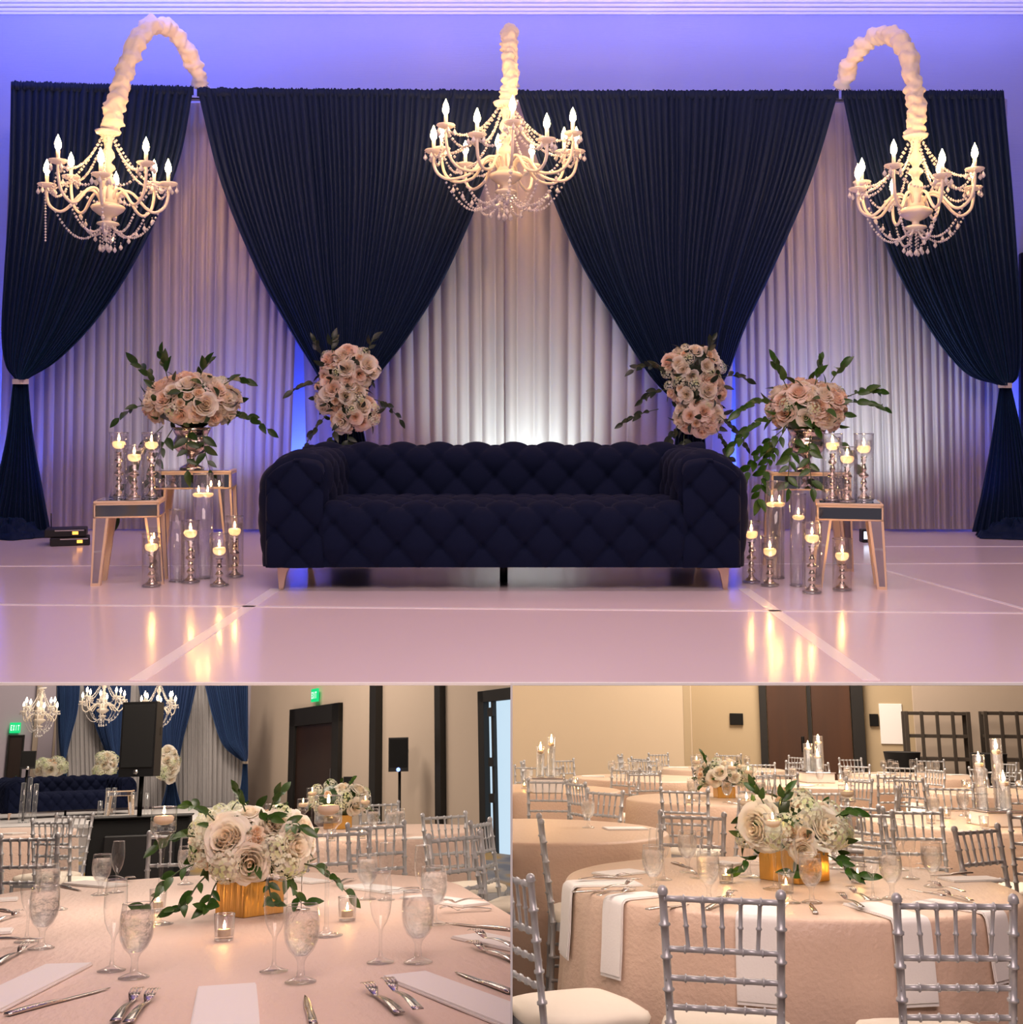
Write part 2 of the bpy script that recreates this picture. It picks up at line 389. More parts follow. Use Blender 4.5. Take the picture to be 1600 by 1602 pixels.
# pale pleated panels behind
SHEERS = [((22, 238), (0, 236), 'pale pleated drape behind the far left navy swag, black boxes at its foot', 11),
          ((238, 470), (236, 447), 'pale pleated drape behind the left flower urn, blue light along its right edge', 12),
          ((470, 795), (486, 797), 'pale pleated drape behind the left half of the sofa', 13),
          ((795, 1150), (795, 1136), 'pale pleated drape behind the right half of the sofa', 14),
          ((1150, 1372), (1157, 1395), 'pale pleated drape behind the right flower urn, lit white from below', 15),
          ((1372, 1562), (1395, 1562), 'pale pleated drape behind the navy swag at the far right', 16)]
for (a, b), (c, d), lab, sd in SHEERS:
    m = cloth_panel(PS[sd % 2], [(a - 5, 161), (.5 * (a + c) - 5, 480), (c - 4, 828)], [(b + 5, 161), (.5 * (b + d) + 5, 480), (d + 4, 828)], 190, 14, 15, 0.055, sd, 1.0)
    thing('pleated_drape', lab, 'drape', group='pale pleated drapes', mesh=m.mesh('pleated_drape', 'sheer_cloth'))

# navy velvet swags
LL = [(17, 128), (14, 300), (6, 430), (2, 520), (8, 570), (24, 594)]
LR = [(303, 136), (278, 260), (222, 390), (160, 490), (95, 560), (42, 594)]
AL = [(308, 138), (345, 285), (400, 420), (452, 515), (492, 580), (524, 640)]
AR = [(797, 142), (765, 270), (700, 425), (640, 525), (590, 590), (558, 640)]
BL = [(806, 142), (848, 270), (902, 400), (960, 500), (1018, 590), (1068, 640)]
BR = [(1312, 142), (1270, 280), (1212, 415), (1165, 515), (1136, 590), (1100, 640)]
RLc = [(1316, 142), (1345, 270), (1392, 400), (1450, 510), (1508, 582), (1562, 603)]
RRc = [(1570, 142), (1584, 300), (1594, 440), (1598, 530), (1594, 585), (1580, 603)]
def swag(P, lab, Lc, Rc, folds, seed, tail, tie, group, mt='navy_velvet', amp=0.05, nu=330, nv=44, name='swag_drape', extra=None):
    th = thing(name, lab, 'drape', group=group)
    inv = th.matrix_world.inverted()
    part('panel', (cloth_panel(P, Lc, Rc, nu, nv, folds, amp, seed, 0.45), mt), th)
    if nu > 200: part('heading', (ruffle(P, Lc[0][0], Lc[0][1] - 1, Rc[0][0], Rc[0][1] - 1, 14, 0.02, seed + 50), mt), th)
    part('tail', (cloth_panel(P, tail[0], tail[1], 90, 26, 12, amp * .9, seed + 9, 0.5, -0.02), mt), th)
    m = MB(); a, b, y = tie
    m.grid(lambda u, v: P(a + (b - a) * u, y - 4 + 8 * v, -0.05 - 0.06 * sin(pi * u)), 14, 4); part('tieback', (m, 'sleeve_cloth'), th, label='pale tieback band')
    return th
G = 'navy velvet swags on the backdrop'
tl = swag(PD, 'navy velvet swag at the far left, tied low above a pooled tail', LL, LR, 26, 1, ([(20, 598), (10, 680), (-8, 760), (-32, 838)], [(44, 598), (52, 680), (66, 760), (80, 834)]), (19, 45, 597), G)
swag(PD, 'wide navy velvet swag gathered behind the left rose garland', AL, AR, 50, 2, ([(524, 640), (522, 700), (516, 770), (512, 834)], [(558, 640), (572, 690), (580, 770), (584, 834)]), (522, 560, 640), G)
swag(PD, 'wide navy velvet swag gathered behind the right rose garland', BL, BR, 50, 3, ([(1062, 640), (1054, 700), (1048, 770), (1046, 834)], [(1100, 640), (1104, 700), (1110, 770), (1112, 834)]), (1065, 1102, 640), G)
tr_ = swag(PD, 'navy velvet swag at the far right, tied low above a wide pooled tail', RLc, RRc, 26, 4, ([(1563, 606), (1550, 690), (1535, 770), (1520, 832)], [(1582, 606), (1602, 690), (1622, 770), (1640, 836)]), (1561, 1583, 603), G)
def puddle(th, x0, x1, y, seed):
    rnd = random.Random(seed); c = U((x0 + x1) / 2, y, DRAPE_Y); wd = (x1 - x0) / 2 * DRAPE_Y / F; zb = 0.0
    def fn(u, v):
        a = 2 * pi * u; r = 1 - v
        k = 1 + 0.12 * sin(5 * a + seed) + 0.08 * sin(11 * a + 2 * seed)
        x = wd * cos(a) * k * (1 - v); yy = 0.20 * sin(a) * k * (1 - v)
        return (c.x + x, DRAPE_Y - 0.13 + yy, 0.004 + 0.11 * (1 - (1 - v) ** 2.2) * (1 + 0.3 * sin(7 * a + 9 * v + seed)) + 0.03 * sin(20 * v) * (1 - v))
    m = MB(); m.grid(fn, 60, 12, True); part('pooled_hem', (m, 'navy_velvet'), th)
puddle(tl, -30, 84, 830, 1); puddle(tr_, 1518, 1640, 834, 3)

# pipe that carries the drapes
mb = MB(); a, b = U(32, 153, 8.54), U(1570, 157, 8.54); mb.tube([a, b], 0.02, 10)
th = thing('drape_pipe', 'long metal pipe carrying the navy and pale drapes', 'pipe', mesh=mb.mesh('drape_pipe', 'chrome'))
for px in (32, 1570):
    m = MB(); p = U(px, 156, 8.54); m.tube([(p.x, p.y, 0.01), (p.x, p.y, p.z)], 0.022, 10); m.lathe([(0.09, 0), (0.09, 0.008), (0.03, 0.012)], 18, (p.x, p.y, 0)); part('upright', (m, 'chrome'), th)

# ------------------------------------------------------------------ arched, cloth-covered arms
def sleeve(pts, rad, n, seed, nring=16):
    C = spline(pts, n); vs = []; fs = []; nrm = None
    for i, p in enumerate(C):
        t = (C[min(i + 1, n - 1)] - C[max(i - 1, 0)]).normalized()
        nrm = (nrm - t * nrm.dot(t)).normalized() if nrm is not None else t.orthogonal().normalized(); bn = t.cross(nrm); s = i / n
        for k in range(nring):
            a = 2 * pi * k / nring
            q = noise.noise((cos(a) * 0.9 + seed, sin(a) * 0.9, i * 0.22)); q2 = sin(i * 0.95 + 2.4 * sin(a + i * 0.13 + seed) + 1.5 * cos(2 * a))
            off = (noise.noise((seed, i * .12, 3)) * nrm + noise.noise((seed + 7, i * .12, 3)) * bn) * 0.28 * rad
            q3 = noise.noise((cos(a) * 2.6 + seed, sin(a) * 2.6, i * 0.5)); r = rad * (0.95 + 0.40 * q + 0.12 * q2 + 0.22 * q3); vs.append(p + off + (nrm * cos(a) + bn * sin(a)) * r)
    for i in range(n - 1):
        for k in range(nring):
            k2 = (k + 1) % nring; fs.append((i * nring + k, i * nring + k2, (i + 1) * nring + k2, (i + 1) * nring + k))
    fs.append(tuple(range(nring - 1, -1, -1))); fs.append(tuple((n - 1) * nring + k for k in range(nring)))
    m = MB(); m.add(vs, fs); return m
ARMS = [('arched arm in ruched ivory cloth over the left swag, bent to the left', [(316, 134, 8.52), (300, 92, 8.40), (272, 52, 8.25), (240, 40, 8.05), (212, 72, 7.85), (192, 120, 7.72), (182, 165, 7.64), (171, 203, 7.62)], 0.062, 1),
        ('straight-looking arm in ruched ivory cloth above the middle chandelier', [(800, 136, 8.52), (798, 74, 8.35), (797, 50, 8.05), (797, 60, 7.7), (796, 90, 7.62), (797, 130, 7.6), (791, 163, 7.6)], 0.052, 2),
        ('arched arm in ruched ivory cloth over the right swag, bent to the right', [(1316, 138, 8.52), (1335, 92, 8.40), (1365, 60, 8.25), (1395, 56, 8.05), (1418, 80, 7.85), (1428, 130, 7.72), (1433, 170, 7.64), (1430, 214, 7.62)], 0.060, 3)]
for lab, pts, r, sd in ARMS:
    P3 = [U(*p) for p in pts]
    th = thing('arched_arm', lab, 'arm', group='cloth covered arms carrying the chandeliers')
    part('cloth_sleeve', (sleeve(P3, r, 120, sd, 24), 'sleeve_cloth'), th)
    m = MB(); q = P3[0]; m.tube([q + Vector((0, 0.03, 0.02)), Vector((q.x, 9.0, q.z + .035)), Vector((q.x, 9.02, q.z - .02)), Vector((q.x, 9.02, 0.0))], 0.02, 8); part('pole', (m, 'chrome'), th)

# ------------------------------------------------------------------ chandeliers
def bead_string(m, a, b, sag, n, r=0.0085, out=None):
    r *= 1.25
    a, b = Vector(a), Vector(b)
    for i in range(n + 1):
        t = i / n; p = a.lerp(b, t); p.z -= sag * 4 * t * (1 - t)
        if out: p += Vector((p.x, p.y, 0)).normalized() * (out * sin(pi * t)) if (p.x or p.y) else Vector()
        m.octa(p, r * (1.0 + 0.25 * (i % 3 == 0)))
def teardrop(m, p, s=0.022):
    p = Vector(p); m.octa((p.x, p.y, p.z), s * .28); m.lathe([(1e-5, -2.5 * s), (s * .62, -1.9 * s), (s * .7, -1.5 * s), (s * .3, -.8 * s), (1e-5, -.3 * s)], 6, (p.x, p.y, p.z), False)
def chandelier_meshes(n, R, top, rnd, bulb='bulb_glow', rot=0.0, jit=0.02):
    """origin at the arm hub; top = height of the upper cup over the hub"""
    D = {}
    m = MB(); T = top
    m.lathe([(0.012, T), (0.035, T - .02), (0.03, T - .05), (0.022, T - .09), (0.04, T - .12), (0.045, T - .15), (0.024, T - .18), (0.02, T * .55), (0.042, T * .52), (0.05, T * .47), (0.028, T * .42), (0.022, T * .36), (0.045, T * .30), (0.05, T * .22), (0.03, T * .16), (0.055, T * .08), (0.06, -.02), (0.05, -.05)], 16)
    D['column'] = (m, 'chandelier_white')
    m = MB(); m.lathe([(0.05, -.02), (0.105, -.045), (0.112, -.055), (0.10, -.075), (0.06, -.105), (0.025, -.12), (0.022, -.14), (0.07, -.155), (0.075, -.165), (0.035, -.185), (0.012, -.20)], 20); D['bowl'] = (m, 'chandelier_white')
    m = MB()
    for k in range(7):
        a = 2 * pi * k / 7; r = .05 if k else .0
        for i in range(5): m.octa((r * cos(a), r * sin(a), -.19 - .022 * i), .008)
        teardrop(m, (r * cos(a), r * sin(a), -.30), .02)
    D['finial_drops'] = (m, 'crystal')
    m = MB(); m.lathe([(0.02, T - .02), (0.075, T), (0.085, T + .02), (0.07, T + .012), (0.02, T - .01)], 16); D['top_cup'] = (m, 'crystal')
    arms = []
    tips = []
    for k in range(n):
        a = rot + 2 * pi * k / n + rnd.uniform(-.05, .05); h = rnd.uniform(-jit, jit); c, s = cos(a), sin(a); h += 0.05 if k % 2 else -.03
        prof = [(0.045, -.01), (0.09, .055), (0.16, .04), (0.24, -.05), (R * .78, -.075 + h * .3), (R * .94, -.03 + h * .6), (R, .05 + h), (R, .12 + h)]
        pts = spline([(r * c, r * s, z) for r, z in prof], 22); A = {}
        m = MB(); m.tube(pts, 0.0105, 7); A['arm'] = (m, 'chandelier_white')
        tip = Vector((R * c, R * s, .12 + h)); tips.append(tip)
        m = MB(); m.lathe([(0.012, -.012), (0.045, .0), (0.062, .014), (0.058, .02), (0.04, .008), (0.012, .004)], 14, tip); A['drip_tray'] = (m, 'tray_acrylic')
        m = MB(); m.lathe([(0.0125, 0.0), (0.0125, .085)], 10, tip); A['candle_sleeve'] = (m, 'chandelier_white')
        m = MB(); m.lathe([(0.010, .085), (0.0195, .10), (0.0215, .118), (0.0155, .145), (0.007, .165), (1e-5, .182)], 10, tip, False); A['bulb'] = (m, bulb)
        m = MB()
        for q in range(5):
            b = 2 * pi * q / 5 + a; teardrop(m, tip + Vector((.055 * cos(b), .055 * sin(b), .0)), .021)
        A['crystal_drops'] = (m, 'crystal'); arms.append(A)
    return D, arms, tips
def chandelier(name, lab, loc, n, R, top, seed, group, bulb='bulb_glow', rot=0.0, low=1.0):
    rnd = random.Random(seed); th = thing(name, lab, 'chandelier', loc, group=group)
    D, arms, tips = chandelier_meshes(n, R, top, rnd, bulb, rot)
    for k, v in D.items():
        o = part(k, v, th)
        if k == 'finial_drops': o['kind'] = 'stuff'
    for A in arms:
        ar = None
        for k, v in A.items():
            if k == 'arm': ar = part(k, v, th)
            else:
                o = part(k, v, ar)
                if k == 'crystal_drops': o['kind'] = 'stuff'
    for i, t in enumerate(tips):
        a = Vector((t.x * .1, t.y * .1, top - .01)); m = MB()
        bead_string(m, a, t + Vector((0, 0, -.01)), .10, 24, .0085); 
        t2 = tips[(i + 1) % n]; bead_string(m, t, t2, .09, 14, .008)
        part('bead_string', (m, 'crystal'), th)['kind'] = 'stuff'
        m = MB(); bead_string(m, t * .86 + Vector((0, 0, -.15)), (t.x * .08, t.y * .08, -.17), .13 * low, 22, .0075)
        if i % 3 == 0: 
            for q in range(5): teardrop(m, t * .86 + (Vector((t.x * .08, t.y * .08, -.17)) - t * .86) * (q + 1) / 6 + Vector((0, 0, -.16)), .02)
        part('bead_swag', (m, 'crystal'), th)['kind'] = 'stuff'
    if seed == 1:
        m = MB(); t = min(tips, key=lambda q: q.x)
        for i in range(18): m.octa((t.x - .01, t.y, t.z - .03 - i * .019), .009)
        part('loose_chain', (m, 'crystal'), th, label='loose crystal chain hanging straight down')['kind'] = 'stuff'
    return th
CG = 'lit crystal chandeliers on the cloth covered arms'
LAMPS = []
for lab, (px, py, Y), top_py, n, R, sd, rot in [
        ('left crystal chandelier with candle bulbs and one loose hanging chain', (169, 312, 7.62), 210, 8, 0.385, 1, .2),
        ('large middle crystal chandelier hanging over the sofa', (791, 262, 7.6), 165, 12, 0.475, 2, .1),
        ('right crystal chandelier with candle bulbs under the right arched arm', (1432, 318, 7.62), 216, 8, 0.385, 3, .05)]:
    p = U(px, py, Y); top = (py - top_py) * Y / F
    chandelier('chandelier', lab, p, n, R, top, sd, CG, rot=rot, low=1.0 if sd != 2 else 1.25)

# ------------------------------------------------------------------ sofa
def tuft(a, b, depth):
    sa, sb = abs(sin(pi * a)), abs(sin(pi * b))
    return depth * ((sa * sb) ** 0.42 + 0.12 * sin(pi * (a - floor(a))) - 0.65 * exp(-(sa * sa + sb * sb) * 9))
def arc(c, r, a0, a1, n): return [(c[0] + r * cos(radians(a0 + (a1 - a0) * i / n)), c[1] + r * sin(radians(a0 + (a1 - a0) * i / n))) for i in range(n + 1)]
def resample(prof, n):
    P = [Vector((p[0], p[1], 0)) for p in prof]; acc = [0]
    for a, b in zip(P, P[1:]): acc.append(acc[-1] + (b - a).length)
    out = []
    for k in range(n):
        s = acc[-1] * k / (n - 1); i = max(j for j in range(len(acc)) if acc[j] <= s + 1e-9); i = min(i, len(P) - 2)
        t = (s - acc[i]) / max(acc[i + 1] - acc[i], 1e-9); out.append((P[i].lerp(P[i + 1], t), s))
    nor = []
    for k in range(n):
        t = (out[min(k + 1, n - 1)][0] - out[max(k - 1, 0)][0]).normalized(); nor.append(Vector((-t.y, t.x, 0)))
    return [(out[k][0], nor[k], out[k][1]) for k in range(n)]
DXT, DST = 0.205, 0.215
def make_sofa(label, loc, rz=0.0, extra=None, fine=1.0):
    th = thing('sofa', label, 'sofa', loc, rz, extra=extra); W, IN = 1.18, 0.87
    q = lambda v: max(8, int(v * fine))
    # seat: front face rolling over the lip to the seat top
    prof = resample([(0.0, 0.115), (-.012, .2), (-.012, .30)] + arc((0.06, .33), .072, 180, 90, 8) + [(.25, .412), (.70, .40)], q(74))
    def seat(u, v):
        p, n, s = prof[min(int(round(v * (len(prof) - 1))), len(prof) - 1)]; x = -IN - .02 + (2 * IN + .04) * u
        e = min(1, min(u, 1 - u) * 60); h = tuft(x / DXT + s / DST, x / DXT - s / DST, .032) * e
        return (x, p.x + n.x * h * 1.0, p.y + n.y * h)
    prof = [(p, Vector((-abs(n.x) if p.x < .06 else n.x * 0, n.y if n.y > 0 else -n.y, 0)), s) for p, n, s in prof]
    m = MB(); m.grid(seat, q(260), len(prof)); part('seat', (m, 'sofa_velvet'), th)
    # back
    bp = resample([(.66, .36), (.70, .56)] + arc((.81, .57), .11, 180, 10, 12) + [(.93, .45), (.94, .12)], q(64))
    def back(u, v):
        p, n, s = bp[min(int(round(v * (len(bp) - 1))), len(bp) - 1)]; x = -1.10 + 2.20 * u
        h = tuft(x / DXT + s / DST + .5, x / DXT - s / DST, .030); nn = n if n.y > -.05 or p.x > .8 else n
        c = Vector((.82 - p.x, 0.5 - p.y, 0)); sgn = -1 if n.dot(c) > 0 else 1
        return (x, p.x + sgn * n.x * h, p.y + sgn * n.y * h)
    m = MB(); m.grid(back, q(260), len(bp)); part('backrest', (m, 'sofa_velvet'), th)
    # arms
    for sg in (-1, 1):
        ap = resample([(W - .02, .115), (W, .25), (W + .005, .40)] + arc((W - .195, .46), .20, 0, 88, 12) + [(W - .22, .662)] + arc((IN + .05, .60), .055, 90, 175, 6) + [(IN - .01, .46), (IN - .005, .36)], q(64))
        cx, cz = (W + IN) / 2, .40
        def arm(u, v):
            p, n, s = ap[min(int(round(v * (len(ap) - 1))), len(ap) - 1)]; y = .918 * u
            c = Vector((cx - p.x, cz - p.y, 0)); g = -1 if n.dot(c) > 0 else 1
            h = tuft(y / .2 + s / DST, y / .2 - s / DST, .024) * min(1, u * 8)
            rnd_ = .05 * (1 - min(1, y / .06)) ** 2
            return (sg * (p.x + g * n.x * (h - rnd_)), y, p.y + g * n.y * (h - rnd_ * (p.y > .2)))
        m = MB(); m.grid(arm, q(90), len(ap)); ao = part('armrest', (m, 'sofa_velvet'), th)
        prof2 = [(p.x, p.y) for p, n, s in ap]; zt = max(p[1] for p in prof2)
        def ztop(x):
            best = .36
            for (x0, z0), (x1, z1) in zip(prof2, prof2[1:]):
                if min(x0, x1) - 1e-6 <= x <= max(x0, x1) + 1e-6 and abs(x1 - x0) > 1e-5:
                    best = max(best, z0 + (z1 - z0) * (x - x0) / (x1 - x0))
            return best
        def cap(u, v):
            x = IN - .005 + (W - .004 - IN) * u; zt_ = ztop(min(x, W - .006)); z = .115 + (zt_ - .115) * v
            d = min((W - x) , zt_ - z + .004); rim = max(0.0, 1 - d / .055)
            h = tuft(x / DXT + z / DST + .25, x / DXT - z / DST, .028) * min(1, d * 22 + .05)
            return (sg * (x - .03 * rim * rim * (1 if u > .5 else 0)), -.004 - h + .035 * rim * rim, z - .02 * rim * rim * v)
        m = MB(); m.grid(cap, q(50), q(80)); part('arm_front', (m, 'sofa_velvet'), th)
    m = MB(); m.box((0, .47, .125), (2.30, .88, .03), .01); part('base', (m, 'black_plastic'), th)
    for sx in (-1, 1):
        for yy in (.05, .86):
            m = MB(); x = sx * 1.09
            m.add([(x + sx * a, yy + b, z) for (a, z) in ((0.0, .118), (0.0, .108), (-.115, .112), (-.115, .118)) for b in (0, .035)],
                  [(0, 2, 3, 1), (2, 4, 5, 3), (4, 6, 7, 5), (6, 0, 1, 7), (0, 6, 4, 2), (1, 3, 5, 7)], True)
            pr = [(0.012, .115), (-.055, .115), (-.034, .085), (-.026, .05), (-.016, 0.0), (0.004, 0.0)]
            m.add([(x + sx * a, yy + b, z) for (a, z) in pr for b in (0, .03)], [(0, 2, 4, 6, 8, 10), (1, 11, 9, 7, 5, 3)] + [(2 * i, 2 * ((i + 1) % 6), 2 * ((i + 1) % 6) + 1, 2 * i + 1) for i in range(6)], True)
            part('leg', (m, 'champagne_metal'), th)
    m = MB(); m.lathe([(.02, 0), (.02, .12)], 12, (0, .35, 0)); part('center_leg', (m, 'black_plastic'), th, label='round black middle leg')
    return th
mat('champagne_metal', (226, 196, 178), 0.25, 0.9)
SOFA_Y = 5.56
sofa = make_sofa('long dark navy velvet sofa with deep diamond tufting on slim metal legs', ((787 - PX) * SOFA_Y / F, SOFA_Y, 0))

# ------------------------------------------------------------------ mirrored side tables
def mirror_table(lab, loc, wd, dp, h, rz=0.0, apron=.085, lean=1.0):
    th = thing('side_table', lab, 'table', loc, rz, 'mirrored side tables')
    t = .012
    m = MB(); m.box((0, 0, h - .006), (wd, dp, .012), .003); part('tabletop', (m, 'champagne_wood'), th)
    m = MB(); m.box((0, 0, h + .001), (wd - .03, dp - .03, .004)); part('mirror_top', (m, 'mirror'), th, label='mirrored top panel')
    for s, (dx, dy) in enumerate(((0, -1), (0, 1), (-1, 0), (1, 0))):
        L = wd if dy else dp
        m = MB(); 
        for zz in (h - .012 - t / 2, h - apron + t / 2): m.box((0, 0, zz), (L, .016, t), .003)
        for e in (-1, 1): m.box((e * (L / 2 - t / 2), 0, h - apron / 2 - .006), (t, .016, apron - .012), .003)
        fr = part('apron', (m, 'champagne_wood'), th, (dx * (wd / 2 - .009), dy * (dp / 2 - .009), 0), (0, 0, 0 if dy else pi / 2))
        m = MB(); m.box((0, 0, h - apron / 2 - .006), (L - .02, .018, apron - .03)); part('mirror_panel', (m, 'mirror'), fr)
    for sx in (-1, 1):
        for sy in (-1, 1):
            m = MB(); mm = MB(); top_w, bot_w = .072, .046; z0, z1 = 0.0, h - apron
            def ring(z, k, ins=0.0):
                f = (z1 - z) / z1; wdt = top_w + (bot_w - top_w) * f; x1 = sx * (wd / 2 + .018 * f * lean); x0 = x1 - sx * wdt
                y1 = sy * (dp / 2 - .002 - .03 * f); y0 = y1 - sy * .05
                return [(x0, y0, z), (x1, y0, z), (x1, y1, z), (x0, y1, z)]
            m.add(ring(z0, 0) + ring(z1, 0), [(0, 1, 5, 4), (1, 2, 6, 5), (2, 3, 7, 6), (3, 0, 4, 7), (3, 2, 1, 0), (4, 5, 6, 7)], True)
            lg = part('leg', (m, 'champagne_wood'), th)
            a, b = ring(z0, 0), ring(z1, 0)
            for (i, j, off) in ((3, 2, (0, sy * .0015, 0)), (2, 1, (sx * .0015, 0, 0))):
                A0, A1, B0, B1 = Vector(a[i]), Vector(a[j]), Vector(b[i]), Vector(b[j]); o = Vector(off)
                q0, q1 = A0.lerp(A1, .2) + Vector((0, 0, .015)), A0.lerp(A1, .8) + Vector((0, 0, .015)); r0, r1 = B0.lerp(B1, .17), B0.lerp(B1, .83)
                mm.add([q0 + o, q1 + o, r1 + o, r0 + o], [(0, 1, 2, 3), (3, 2, 1, 0)], True)
            part('mirror_inlay', (mm, 'mirror'), lg)
    return th
def tb(px, py): p = fl(px, py); return p
Yt = 5.72
mirror_table('low mirrored side table with tapered legs left of the sofa, three candles on top', ((204 - PX) * (Yt + .17) / F, Yt + .17, 0), .315, .32, .425, .20)
Yb = 6.30
mirror_table('taller mirrored side table behind, carrying the left flower urn', ((312 - PX) * (Yb + .17) / F - .02, Yb + .17, 0), .42, .34, .552, .15, apron=.10)
Yt2 = 5.60
mirror_table('low mirrored side table with tapered legs right of the sofa, three candles on top', ((1327 - PX) * (Yt2 + .17) / F, Yt2 + .17, 0), .315, .32, .420, -.24)
mirror_table('taller mirrored side table behind, carrying the right flower urn', ((1262 - PX) * (Yb + .17) / F, Yb + .17, 0), .43, .34, .545, -.12, apron=.10)

# ------------------------------------------------------------------ candles
def candle_mesh(r, h):
    return MB().lathe([(r * .35, 0), (r * .8, h * .18), (r, h * .55), (r * .98, h * .8), (r * .85, h * .97), (r * .5, h)], 18)
def flame_mesh(s=1.0): return MB().lathe([(1e-5, 0), (.0042 * s, .004 * s), (.0055 * s, .010 * s), (.0035 * s, .020 * s), (1e-5, .034 * s)], 8, (0, 0, 0), False)
ME = {}
def shared(key, fn, material):
    if key not in ME: ME[key] = fn().mesh(key, material)
    return ME[key]
def candle(lab, loc, r=.035, h=.04, group='lit candles on the stage', s=1.0, wax='candle_wax', name='candle', extra=None):
    th = thing(name, lab, 'candle', loc, group=group, mesh=shared('candle_wax_%.3f_%.3f_%s' % (r, h, wax), lambda: candle_mesh(r, h), wax), extra=extra)
    part('wick', shared('wick', lambda: MB().lathe([(.0012, 0), (.001, .010)], 5), 'wick'), th, (0, 0, h - .002))
    part('flame', shared('flame_%.2f' % s, lambda: flame_mesh(s), 'flame'), th, (0, 0, h + .004))
    if wax == 'candle_wax': lamp_point('candle_light', (loc[0], loc[1], loc[2] + h * .6), 0.12, (1.0, 0.74, 0.48), 0.006)     # the flame's light inside the wax
    return th
def glass_cylinder(lab, loc, r, h, group, water=None, name='glass_cylinder'):
    th = thing(name, lab, 'vase', loc, group=group)
    m = MB(); m.lathe([(r * .9, 0.0), (r, .004), (r, h), (r - .003, h), (r - .003, .008), (1e-4, .007)], 26, cap=False); m.lathe([(1e-4, 0), (r * .9, 0)], 26, cap=False)
    part('glass_wall', (m, 'clear_glass'), th)
    m = MB(); m.tube([(r * cos(2 * pi * k / 24), r * sin(2 * pi * k / 24), h) for k in range(25)], .0022, 5, False); m.tube([(r * .94 * cos(2 * pi * k / 24), r * .94 * sin(2 * pi * k / 24), .004) for k in range(25)], .004, 5, False)
    part('rim', (m, 'rim_glass'), th)['kind'] = 'stuff'
    if water:
        m = MB(); m.lathe([(r - .004, .01), (r - .004, water)], 24); part('water', (m, 'clear_water'), th)
    return th
thin_glass('rim_glass', (0.9, 0.93, 0.95), 0.25, 0.6, 1.5)
def candlestick(lab, loc, h, group):
    """mercury stem of stacked knobs with a glass cup on top; h = height of the cup's floor"""
    th = thing('candlestick', lab, 'candlestick', loc, group=group); prof = [(.03, 0), (.031, .006), (.018, .016), (.011, .03)]; z = .03; k = 0
    rr = [.021, .016, .026, .015, .023, .018]
    while z < h - .05:
        r = rr[k % 6]; d = .034; prof += [(.009, z + .004), (r, z + d * .45), (r * .8, z + d * .75), (.0085, z + d)]; z += d; k += 1
    prof += [(.008, h - .03), (.014, h - .016), (.010, h - .006), (.02, h)]
    m = MB(); m.lathe(prof, 14); part('stem', (m, 'mercury_silver'), th)
    m = MB(); m.lathe([(.008, h - .002), (.026, h + .008), (.037, h + .028), (.040, h + .05), (.039, h + .085), (.037, h + .085), (.038, h + .05), (.034, h + .03), (.02, h + .012), (1e-4, h + .008)], 20, cap=False)
    part('cup', (m, 'goblet_glass'), th)
    return th
def hurricane(px, py, Y, z0, cyl_h, stick_h, r, where, side):
    p = ((px - PX) * Y / F, Y, z0)
    glass_cylinder('clear candlestick cylinder, ' + where + ' ' + side, p, r, cyl_h, 'glass cylinders around candlesticks ' + side)
    p2 = (p[0], p[1], p[2] + .009); candlestick('knobbed silver candlestick, ' + where + ' ' + side, p2, stick_h, 'silver candlesticks ' + side)
    candle('lit ivory candle, ' + where + ' ' + side, (p[0], p[1], p2[2] + stick_h + .019), .0325, .037, 'candles on silver candlesticks ' + side)
def floater(px, Y, h, r, water, n, where, side, lit=True):
    p = ((px - PX) * Y / F, Y, 0); glass_cylinder('tall clear glass cylinder of water, ' + where, p, r, h, 'water cylinders ' + side, water)
    for k in range(n):
        candle('%slit floating candle of the %s' % ((('nearer ', 'further ')[k]) if n > 1 else '', where), (p[0] + (k - (n - 1) / 2) * r * .85, p[1] + (k * .5 - .0) * r * .5 * (n > 1) - .01, water - .015), .030, .024, 'floating candles ' + side)
T1, T2, SL, SR = .430, .425, 'left of the sofa', 'right of the sofa'
for px, Y, ch, sh, wh in ((186, 5.90, .335, .225, 'outermost on the low mirrored table'), (210, 5.78, .272, .162, 'shorter middle one on the low mirrored table'), (237, 5.90, .335, .222, 'nearest the urn on the low mirrored table')):
    hurricane(px, 0, Y, T1, ch, sh, .049, wh, SL)
for px, Y, ch, sh, wh in ((1302, 5.78, .335, .225, 'nearest the urn on the low mirrored table'), (1325, 5.66, .272, .162, 'shorter middle one on the low mirrored table'), (1351, 5.78, .335, .210, 'outermost on the low mirrored table')):
    hurricane(px, 0, Y, T2, ch, sh, .049, wh, SR)
def yfl(py): return F * HC / (py - PY)
for px, py, ch, sh, wh in ((237, 918, .26, .145, 'on the floor before the low table'), (298, 912, .315, .20, 'middle one on the floor'), (343, 917, .26, .125, 'short front one on the floor'), (367, 903, .32, .19, 'on the floor nearest the sofa arm')):
    hurricane(px, 0, yfl(py), 0.003, ch, sh, .046, wh, SL)
for px, py, ch, sh, wh in ((1175, 912, .31, .195, 'on the floor nearest the sofa arm'), (1204, 917, .245, .12, 'short second one on the floor'), (1270, 928, .335, .21, 'tall one on the floor before the low table'), (1317, 924, .25, .115, 'short one on the floor under the low table')):
    hurricane(px, 0, yfl(py), 0.003, ch, sh, .046, wh, SR)
floater(318, yfl(905), .55, .052, .44, 2, 'tall one before the left urn table', SL)
floater(277, yfl(910), .37, .040, .31, 0, 'unlit one between the two left tables', SL)
floater(1213, yfl(905), .51, .048, .39, 2, 'tall one beside the right sofa arm', SR)
floater(1248, yfl(917), .46, .040, .345, 1, 'middle one of the right group', SR)

